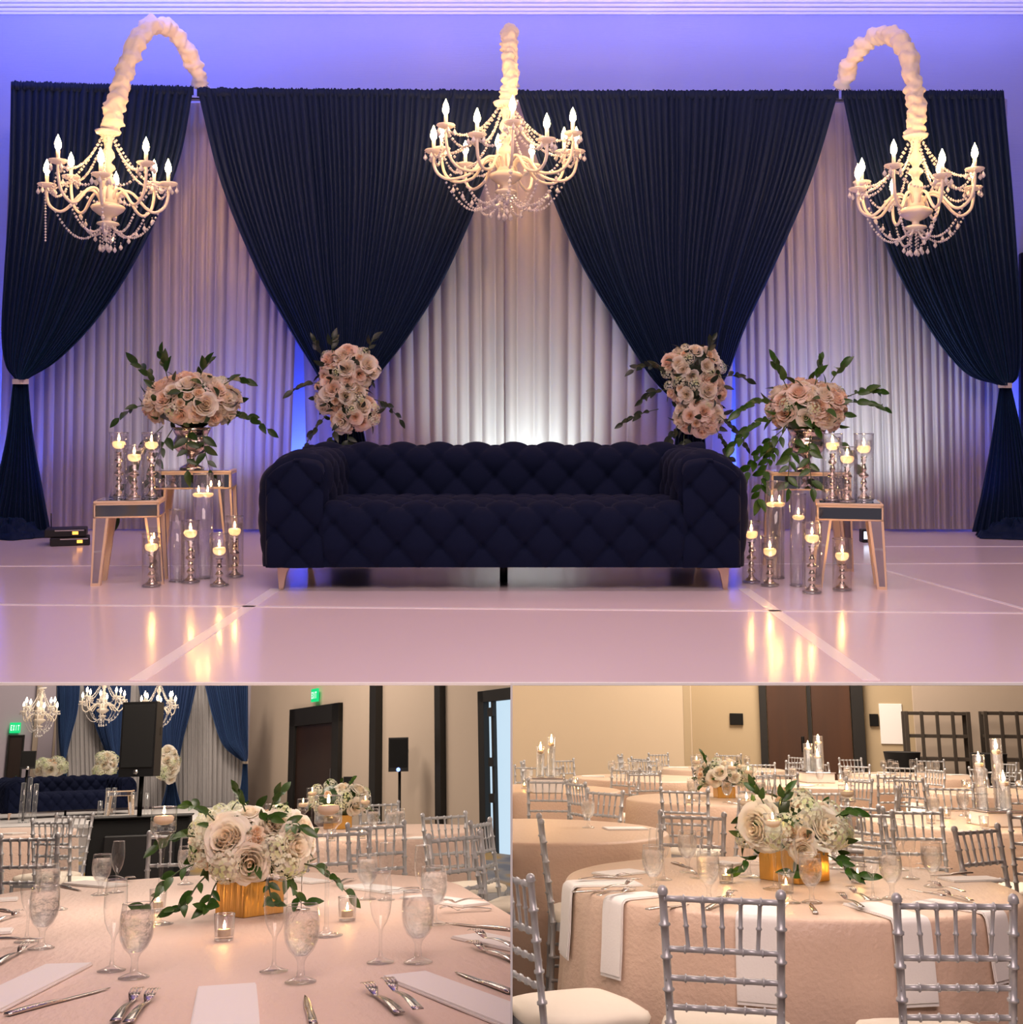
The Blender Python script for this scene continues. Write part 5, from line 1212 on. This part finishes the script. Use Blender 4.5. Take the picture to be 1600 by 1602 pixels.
# ------------------------------------------------------------------ RIGHT HALL: round table in a full room
CUR = RR.M
mb = MB(); mb.box((0, 14, -.02), (34, 30, .04)); structure('floor_right_hall', mb, 'carpet_brown')
w1, A3, B3 = wall_seg(RR, 'wall_tan', 770, 20.0, 1082, 20.0, 3.3, 'hall_wall_warm')
w2, A4, B4 = wall_seg(RR, 'wall_recess', 1078, 20.9, 1436, 20.9, 3.3, 'hall_wall_olive')
w3, A5, B5 = wall_seg(RR, 'wall_cream', 1432, 20.2, 1660, 20.2, 3.3, 'hall_wall')
wall_seg(RR, 'wall_return', 1081, 20.0, 1082.5, 20.95, 3.3, 'hall_wall_olive')
p, q = on_wall(RR, A4, B4, 1189), on_wall(RR, A4, B4, 1352); th = thing('door_5', None, None, (p + q) / 2 + Vector((0, -.08, 0)), 0); th['kind'] = 'structure'; L = (q - p).length
m = MB(); hh = 3.2; fw = .12
for x in (-L / 2 + fw / 2, L / 2 - .10): m.box((x, 0, hh / 2), (fw if x < 0 else .2, .14, hh), .004)
part('door_frame', (m, 'black_frame'), th)
for k, (x0, x1) in enumerate(((-L / 2 + fw, -.06), (.0, L / 2 - .2))):
    m = MB(); m.box(((x0 + x1) / 2, .02, hh / 2), (x1 - x0 - .02, .06, hh), .004); lf = part('door_leaf', (m, 'brown_wood'), th)
    m = MB(); m.box((x1 - .10 if k == 0 else x0 + .08, -.03, 1.0), (.05, .06, .25), .008); part('door_handle', (m, 'black_metal'), lf)
m = MB(); m.box((-.03, 0, hh / 2), (.06, .10, hh)); part('meeting_stile', (m, 'black_frame'), th)
slab_on_wall(RR, A4, B4, 1142, 1163, 1116, 1134, .04, 'wall_plate', 'black_metal', False, 'dark square plate on the olive wall left of the brown double door', 'plate')
slab_on_wall(RR, A4, B4, 1361, 1375, 1117, 1136, .04, 'wall_plate', 'black_metal', False, 'dark square plate on the olive wall right of the brown double door', 'plate')
slab_on_wall(RR, A4, B4, 1377, 1413, 1101, 1164, .02, 'notice_sheet', 'paper_white', False, 'blank white sheet on the olive wall beside the metal racks', 'sheet')
def rack(lab, px0, px1, d):
    x0, x1 = RR.xat(px0, d, 1.5), RR.xat(px1, d, 1.5); c = (x0 + x1) / 2; wd = x1 - x0; h = RR.at((px0 + px1) / 2, 1113, d).z; th = thing('metal_rack', lab, 'rack', (c, d, 0), group='black metal racks')
    for sx in (-1, 1):
        m = MB(); 
        for y in (0, .4): m.box((sx * wd / 2, y, h / 2), (.06, .05, h), .006)
        part('upright', (m, 'rack_metal'), th)
    for k in range(5):
        m = MB(); m.box((0, .2, h * (1 - k * .22) - .03), (wd, .42, .05), .005); part('shelf', (m, 'rack_metal'), th)
    for k in range(3):
        m = MB(); m.box(((k - 1) * wd / 4, .0, h / 2), (.05, .04, h), .004); part('divider', (m, 'rack_metal'), th)
rack('black metal shelf rack by the cream wall, the one beside the white sheet', 1417, 1514, 19.3); rack('black metal shelf rack at the right end of the cream wall', 1541, 1640, 19.3)
for px0, px1, wh in ((1382, 1440, 'before the white sheet'), (1518, 1575, 'between the two metal racks')):
    d = 17.5; x0, x1 = RR.xat(px0, d, .9), RR.xat(px1, d, .9); h = RR.at(1400, 1176, d).z; th = thing('black_table', 'table under a black cloth ' + wh, 'table', ((x0 + x1) / 2, d, 0), group='black-draped tables')
    m = MB(); m.grid(lambda u, v: ((x1 - x0) / 2 * cos(2 * pi * u) * (1 - .18 * v * (1 - v) * 4), .4 * sin(2 * pi * u) * (1 - .18 * v * (1 - v) * 4), h * (1 - v)), 32, 8, True); m.lathe([(1e-4, h), ((x1 - x0) / 2, h)], 32, cap=False) if False else m.grid(lambda u, v: ((x1 - x0) / 2 * cos(2 * pi * u) * v, .4 * sin(2 * pi * u) * v, h), 32, 2, True); part('stretch_cover', (m, 'black_cloth'), th)

d0 = 5.10; RAD = .885; TRx = RR.xat(1229, d0, TH); TRc = (TRx, d0, 0)
table_cloth(RAD, 0, 15, 'champagne_linen', TRc, 'round banquet table under champagne linen with white bouquet, ringed by silver chairs', None, 24, nu=170)
def RTp(px, py): return RR.hit(px, py, TH)
def rt(px, py): p = RTp(px, py); return (p.x, p.y, TH + .001)
GR = 'on the champagne table'
for px, py, wh in ((1022, 1397, 'left side, before two flutes'), (1109, 1410, 'above the front chair back'), (1076, 1365, 'far left of the bouquet'), (1270, 1413, 'front centre, below the bouquet'), (1396, 1407, 'right, beside the chair post'), (1460, 1388, 'far right, by a folded napkin'), (1310, 1360, 'behind the right stem glass')):
    goblet('iced water goblet on champagne table, ' + wh, rt(px, py), 'water goblets ' + GR)
for px, py, wh in ((1038, 1377, 'left, tallest of the left glass group'), (1027, 1388, 'left, right behind a goblet'), (1117, 1360, 'left of the bouquet, against a far chair'), (1237, 1413, 'front, just left of the centre goblet'), (1366, 1408, 'right, standing clear'), (1425, 1375, 'right, behind the chair post'), (1344, 1356, 'behind the right stem glass'), (1409, 1362, 'far right, back one'), (1092, 1374, 'left, between two goblets')):
    flute('empty champagne flute on champagne table, ' + wh, rt(px, py), 'champagne flutes ' + GR)
for px, py, ty, wh in ((1172, 1372, 1243, 'left of the bouquet'), (1213, 1392, 1274, 'in front of the bouquet'), (1332, 1366, 1229, 'right of the bouquet')):
    p = RTp(px, py); stem_holder('tall stemmed glass candleholder %s, champagne table' % wh, 'lit floating candle in the stem glass %s, champagne table' % wh, (p.x, p.y, TH + .001), RR.at(px, ty, p.y).z - TH, 'tall stemmed candleholders on the champagne table', .88)
for px, py, wh in ((1136, 1382, 'left of the bouquet'), (1230, 1398, 'in front of the gold vase'), (1342, 1381, 'right of the bouquet')): votive('small lit votive glass %s, champagne table' % wh, rt(px, py), 'votives ' + GR)
p = RTp(1243, 1377); rx = 76 * p.y / F; SPR2 = [(-.5, .8, -.4, -.2, 1, .11, .2, 6), (-.2, .8, .3, -.3, .8, .10, .2, 5), (.75, .5, .9, -.2, .7, .12, .4, 7), (.6, -.5, .9, -.5, -.2, .16, .5, 8), (.7, -.6, 1, -.3, -.4, .16, .5, 8), (-.8, -.6, -.6, -.5, -.5, .10, .5, 4), (.0, -.85, .0, -.8, -.6, .12, .5, 5)]
box_bouquet('square gold ridged box vase holding the white bouquet on champagne table', 'full bouquet of white roses and hydrangea with bright leaves, champagne table', (p.x, p.y, TH + .001), 70 * p.y / F, 44 * p.y / F, .9, (0, 0, RR.at(1243, 1303, p.y).z - TH - 44 * p.y / F), (rx, rx * .9, 50 * p.y / F), 95, 44, .058, SPR2, IMIX, None,
            [('rose', (-.66, -.75, -.28), .085, 0), ('rose', (-.6, -.6, .45), .08, 1), ('rose', (.6, -.7, .25), .085, 1), ('hydrangea', (.25, -.7, .65), .065, 0), ('hydrangea', (-.28, -.9, -.55), .062, 1), ('spray_rose', (.0, -1, .1), .036, 0), ('spray_rose', (.12, -1, -.1), .034, 1), ('spray_rose', (.22, -1, .05), .034, 0), ('spray_rose', (-.05, -1, -.15), .034, 1), ('rose', (.15, -.98, -.35), .05, 0), ('hydrangea', (.7, -.65, -.3), .06, 0)], 'leaf_fresh', .06)
p = RTp(1096, 1368); th = thing('card_holder', 'thin wire card holder with a looped top among the left glasses', 'holder', (p.x, p.y, TH + .001)); h = RR.at(1096, 1312, p.y).z - TH
m = MB(); m.tube([(0, 0, .006), (0, 0, h)], .0018, 6); m.tube([(.016 * cos(a * .4), 0, h + .016 + .016 * sin(a * .4)) for a in range(17)], .0014, 5); part('wire', (m, 'cutlery_steel'), th)
m = MB(); m.lathe([(.03, 0), (.03, .004), (.004, .007)], 18); part('base', (m, 'cutlery_steel'), th)
def edge_napkin(ang, inner, drop, wd, wh):
    """a napkin running outwards at ang from the table centre and hanging over the edge"""
    a = Vector((TRc[0] + inner * cos(ang), TRc[1] + inner * sin(ang), TH)); b = Vector((TRc[0] + (RAD + .01) * cos(ang), TRc[1] + (RAD + .01) * sin(ang), TH)); napkin('white napkin draped over the champagne table edge, ' + wh, a, b, wd, 'napkins ' + GR, drop)
def ang_of(px): return None
for px, inn, drop, wd, wh in ((884, .62, .26, .15, 'at the left end behind a chair back'), (958, .70, .26, .11, 'left front, hanging in clear view'), (1186, .60, .27, .14, 'behind the front chair back'), (1434, .58, .26, .14, 'behind the right chair back'), (1568, .62, .22, .13, 'at the right end')):
    ang = min((-pi + .01 * k for k in range(315)), key=lambda a: abs(RR.pix((TRc[0] + (RAD + .03) * cos(a), TRc[1] + (RAD + .03) * sin(a), .6))[0] - px)); edge_napkin(ang, inn, drop, wd, wh)
for a, b, wd, wh in (((1478, 1378), (1558, 1376), .12, 'far right, lying flat'), ((1000, 1364), (940, 1370), .12, 'far left, lying flat'), ((1147, 1351), (1126, 1354), .12, 'far side, left of the bouquet'), ((1297, 1350), (1284, 1352), .12, 'far side, right of the bouquet')):
    napkin('folded white napkin on champagne table, ' + wh, RTp(*a), RTp(*b), wd, 'napkins ' + GR)
for kd, a, b, wh in (('knife', (928, 1373), (1004, 1376), 'left, behind a napkin'), ('fork', (906, 1383), (986, 1379), 'left, under a napkin'), ('knife', (896, 1398), (994, 1394), 'left, nearest the left end'), ('fork', (936, 1409), (992, 1401), 'left, curved one above the hanging napkin'), ('fork', (944, 1405), (996, 1393), 'left, its partner'), ('knife', (1012, 1425), (1078, 1417), 'front left, by the chair post'), ('fork', (1105, 1425), (1146, 1408), 'front, behind the chair back'), ('fork', (1112, 1426), (1150, 1412), 'front, its partner'), ('knife', (1276, 1431), (1266, 1414), 'front centre, below the goblet'), ('fork', (1348, 1427), (1312, 1409), 'front right, left one of the pair'), ('fork', (1360, 1428), (1328, 1410), 'front right, right one of the pair'), ('knife', (1478, 1420), (1420, 1408), 'right, behind the chair spindles'), ('fork', (1520, 1412), (1470, 1400), 'right, on the napkin'), ('fork', (1508, 1409), (1455, 1396), 'right, its partner'), ('knife', (1520, 1367), (1455, 1371), 'far right, behind the flat napkin'), ('fork', (1490, 1362), (1432, 1358), 'far right, furthest back'), ('knife', (1052, 1351), (1084, 1360), 'far left, behind the glasses'), ('fork', (1160, 1352), (1190, 1353), 'far side, left of the bouquet')):
    cutlery(kd, 'steel %s on champagne table, %s' % (kd, wh), RTp(*a), RTp(*b), kd + ('s ' if kd == 'fork' else ' set ') + GR)
GCR = 'silver chairs around the champagne table'
FT = [(-1.32, 6.95, .74, 'behind the left edge chairs', 21), (-.36, 10.0, .80, 'beyond the bouquet, with a white arrangement', 22), (1.42, 8.55, .80, 'at right, with cylinders on a white riser', 23), (-2.05, 10.75, .74, 'far left, with white box and two candles', 26), (.52, 12.85, .80, 'before the brown double door', 25), (2.25, 12.0, .80, 'before the metal racks', 27), (-1.35, 13.2, .78, 'far back, left of the double door', 29), (3.5, 14.3, .80, 'far right, beyond the cylinder table', 28), (1.75, 15.3, .80, 'far back, near the white sheet', 30), (-.6, 16.0, .80, 'furthest back, below the olive wall', 31)]
APART[0] = .47
OBST[:] = [(TRc[0], TRc[1], RAD)] + [(q[0], q[1], q[2]) for q in FT]
def face(px, d):   # heading that turns a chair towards the table centre
    x = RR.xat(px, d, .5); return atan2(TRc[1] - d, TRc[0] - x) - pi / 2
for px, py, rz, wh in ((1128, 1398, .03, 'front one, back to us'), (1488, 1393, .25, 'front right, back to us'), (902, 1566, -.95, 'front left, its seat turned to the table'), (838, 1304, -1.35, 'left edge, farther one beside the table end'), (1082, 1278, 3.05, 'far side, left of the bouquet'), (957, 1276, 2.5, 'far left, between two tables'), (1427, 1272, 3.4, 'far side, right of the bouquet'), (1528, 1302, 3.95, 'right side, facing the table'), (1346, 1276, 3.2, 'far side, just right of the bouquet'), (1606, 1532, 1.25, 'right edge, past the front right one')):
    rchair(RR, 'silver spindle-back chair with ivory cushion, champagne table, ' + wh, px, py, rz, GCR, seat=py > 1500)
# tables further back
TP = []
for x, y, R, wh, sd in FT:
    p = Vector((x, y, 0)); table_cloth(R, 0, sd, 'champagne_linen', (x, y, 0), 'round table under champagne linen, ' + wh, 'back tables of the right hall', 20, nu=72); TP.append((p, R, wh))
VOTS = ((820, 1234), (830, 1235), (905, 1240), (900, 1229), (1078, 1256), (1244, 1222), (1268, 1224), (1315, 1223), (1509, 1232), (1516, 1236), (1573, 1236), (1594, 1235), (1481, 1280), (1518, 1288), (1456, 1288), (1540, 1296))
KEEP = [(*RR.hit(1560, 1292, TH)[:2], .26), (*RR.hit(854, 1240, TH)[:2], .28), (*RR.hit(1277, 1224, TH)[:2], .30), (*RR.hit(1133, 1248, TH)[:2], .50)] + [(*RR.hit(vx, vy, TH)[:2], .085) for vx, vy in VOTS]
SEATS = [o.location for o in bpy.data.objects if o.get('group') == GCR]; SEATS = [RR.M.inverted() @ o for o in SEATS]
for ti, (p, R, wh) in enumerate(TP):
    m_ = 0
    for k in range(8):
        a = 2 * pi * (k + .5) / 8 + ti; x, y = p.x + (R + .31) * cos(a), p.y + (R + .31) * sin(a)
        if y < 6.2 or (abs(x - TRc[0]) < 1.5 and y < 6.9): continue
        px = RR.pix((x, y, .8))[0]
        if px < 790 or px > 1615: continue
        if any((x - q.x) ** 2 + (y - q.y) ** 2 < (r2 + .31) ** 2 for q, r2, _ in TP if q is not p): continue
        if any((x - s.x) ** 2 + (y - s.y) ** 2 < .58 ** 2 for s in SEATS): continue
        SEATS.append(Vector((x, y, 0)))
        chair('silver chair of the table %s, %s seat' % (wh, ORD[k]), (x, y, 0), a + pi / 2, 'silver chairs of the back tables', y < 9.5)
        nx, ny = p.x + (R - .2) * cos(a), p.y + (R - .2) * sin(a)
        if k % 2 == 0 and not any((nx - kx) ** 2 + (ny - ky) ** 2 < (kr + .1) ** 2 for kx, ky, kr in KEEP): napkin('napkin of the table %s, %s seat' % (wh, ORD[k]), (p.x + (R - .35) * cos(a), p.y + (R - .35) * sin(a), TH), (p.x + (R - .1) * cos(a), p.y + (R - .1) * sin(a), TH), .14, 'napkins of the back tables')
        gx, gy = p.x + (R - .42) * cos(a + .25), p.y + (R - .42) * sin(a + .25)
        if any((gx - kx) ** 2 + (gy - ky) ** 2 < kr * kr for kx, ky, kr in KEEP) or RR.pix((gx, gy, TH))[0] > 1592: continue
        goblet('goblet of the table %s, %s seat' % (wh, ORD[k]), (p.x + (R - .42) * cos(a + .25), p.y + (R - .42) * sin(a + .25), TH + .001), 'goblets of the back tables')
# centrepieces
def riser(lab, px, py, w_, h, r):
    p = r.hit(px, py, TH); th = thing('white_riser', lab, 'riser', (p.x, p.y, TH + .001), .3); m = MB(); m.box((0, 0, h / 2), (w_, w_, h), .008); part('block', (m, 'paper_white'), th)
    m = MB(); m.box((0, 0, h + .004), (w_ + .02, w_ + .02, .008), .003); part('top', (m, 'mirror'), th); return Vector((p.x, p.y, TH + h + .012))
def cyl_cluster(base, items, where, s=1.0):
    for k, (dx, dy, h, r) in enumerate(items):
        glass_cylinder('candle cylinder %s, %s of its cluster' % (where, ('tallest', 'middle', 'shortest', 'fourth')[k]), (base.x + dx, base.y + dy, base.z), r, h, 'candle cylinders on back tables', h * .8)
        candle('candle in the %s cylinder %s' % (('tallest', 'middle', 'shortest', 'fourth')[k], where), (base.x + dx, base.y + dy, base.z + h * .8 - .012), r * .75, .03, 'candles in back table cylinders', 2.0, 'pale_wax')
q = riser('white block riser under the glass cylinders on the right back table', 1560, 1292, .24, .09, RR)
cyl_cluster(q, [(.04, .05, .43, .038), (-.08, 0, .33, .038), (.05, -.06, .19, .036)], 'on the right back table')
q = riser('white block riser on the far left back table', 854, 1240, .26, .12, RR); cyl_cluster(q, [(.04, .03, .33, .036), (-.05, 0, .25, .036)], 'on the far left back table')
q = riser('white block riser before the brown double door', 1277, 1224, .30, .10, RR); cyl_cluster(q, [(.04, .04, .36, .05), (-.07, 0, .28, .05), (.02, -.08, .18, .05)], 'before the double door')
p = RR.hit(1133, 1248, TH)
box_bouquet('gold box vase on the back table beyond the champagne bouquet', 'large white rose arrangement on the back table beyond the champagne bouquet', (p.x, p.y, TH + .001), .15, .09, .3, (0, 0, .09), (.25, .2, .11), 97, 44, .056, [(-.5, .6, -.3, 0, 1, .14, .2, 7), (.8, -.4, 1, -.2, 0, .13, .5, 8), (-.6, -.6, -.8, -.2, -.4, .13, .5, 8)], IMIX, None, (), 'leaf_fresh', .05)
for px, py, ty, wh in ((1091, 1254, 1184, 'left'), (1147, 1258, 1193, 'right'), (1172, 1252, 1200, 'far right')):
    p = RR.hit(px, py, TH); stem_holder('tall stemmed candleholder beside the large back arrangement, ' + wh, 'lit candle beside the large back arrangement, ' + wh, (p.x, p.y, TH + .001), RR.at(px, ty, p.y).z - TH, 'tall stemmed candleholders by the back arrangement')
for k, (px, py) in enumerate(VOTS):
    v = votive('tiny lit votive on right hall back tables, %s counted from the left' % (ORD[k] if k < 16 else ''), tuple(RR.hit(px, py, TH + .003)), 'votives on back tables')
CUR = Matrix.Identity(4)

# ------------------------------------------------------------------ the thin white partition between the halls, and clean cuts against it
Y0, Y1 = 1.72, 30.0
def top(y): return min(HC - (1068 - PY) * y / F, -0.0105) if y >= 3.59 else HC - (1068 - PY) * y / F
HT = .0016
pts = [(Y0, top(Y0)), (3.58, top(3.58)), (3.62, -.0105), (Y1, -.0105), (Y1, -11), (Y0, -11)]
mb = MB(); mb.add([(s * HT, y, z) for s in (-1, 1) for y, z in pts], [(0, 1, 2, 3, 4, 5), (11, 10, 9, 8, 7, 6)] + [(i, i + 6, (i + 1) % 6 + 6, (i + 1) % 6) for i in range(6)], True)
structure('wall_partition', mb, 'white_paint')
bpy.context.view_layer.update()
EPS = HT + .0006
def cut(o, side):
    mw = o.matrix_world
    if o.type != 'MESH': return
    xs = [(mw @ Vector(c)).x * side for c in o.bound_box]
    if min(xs) >= EPS: return
    if max(xs) <= EPS: o['__gone'] = 1; return
    me = o.data.copy(); o.data = me; bm = bmesh.new(); bm.from_mesh(me); inv = mw.inverted()
    co = inv @ Vector((side * EPS, 0, 0)); no = (mw.to_3x3().transposed() @ Vector((-side, 0, 0))).normalized()
    r = bmesh.ops.bisect_plane(bm, geom=bm.verts[:] + bm.edges[:] + bm.faces[:], plane_co=co, plane_no=no, clear_outer=True)
    ed = [e for e in r['geom_cut'] if isinstance(e, bmesh.types.BMEdge)]
    if o.name.split('.')[0] not in ('glass', 'rim', 'iced_water', 'water', 'tablecloth', 'leaf', 'rose'): bmesh.ops.holes_fill(bm, edges=ed, sides=0)
    bm.to_mesh(me); bm.free()
gone = []
for r_ in ROOT:
    try: m0 = r_.matrix_world
    except ReferenceError: continue
    u_ = Vector((m0[0][2], m0[1][2], m0[2][2])).normalized(); inL, inR = [(u_ - Vector((R.M[0][2], R.M[1][2], R.M[2][2]))).length < 1e-4 for R in (RL, RR)]
    if not (inL or inR): continue
    side = -1 if inL else 1; tree = [r_] + list(r_.children_recursive)
    for o in tree: cut(o, side)
    if all(o.get('__gone') or o.type != 'MESH' for o in tree): gone += tree
    else: gone += [o for o in tree if o.get('__gone') and not o.children]
for o in set(gone): bpy.data.objects.remove(o)
for o in bpy.data.objects:
    if '__gone' in o: del o['__gone']
print('objects', len(bpy.data.objects))
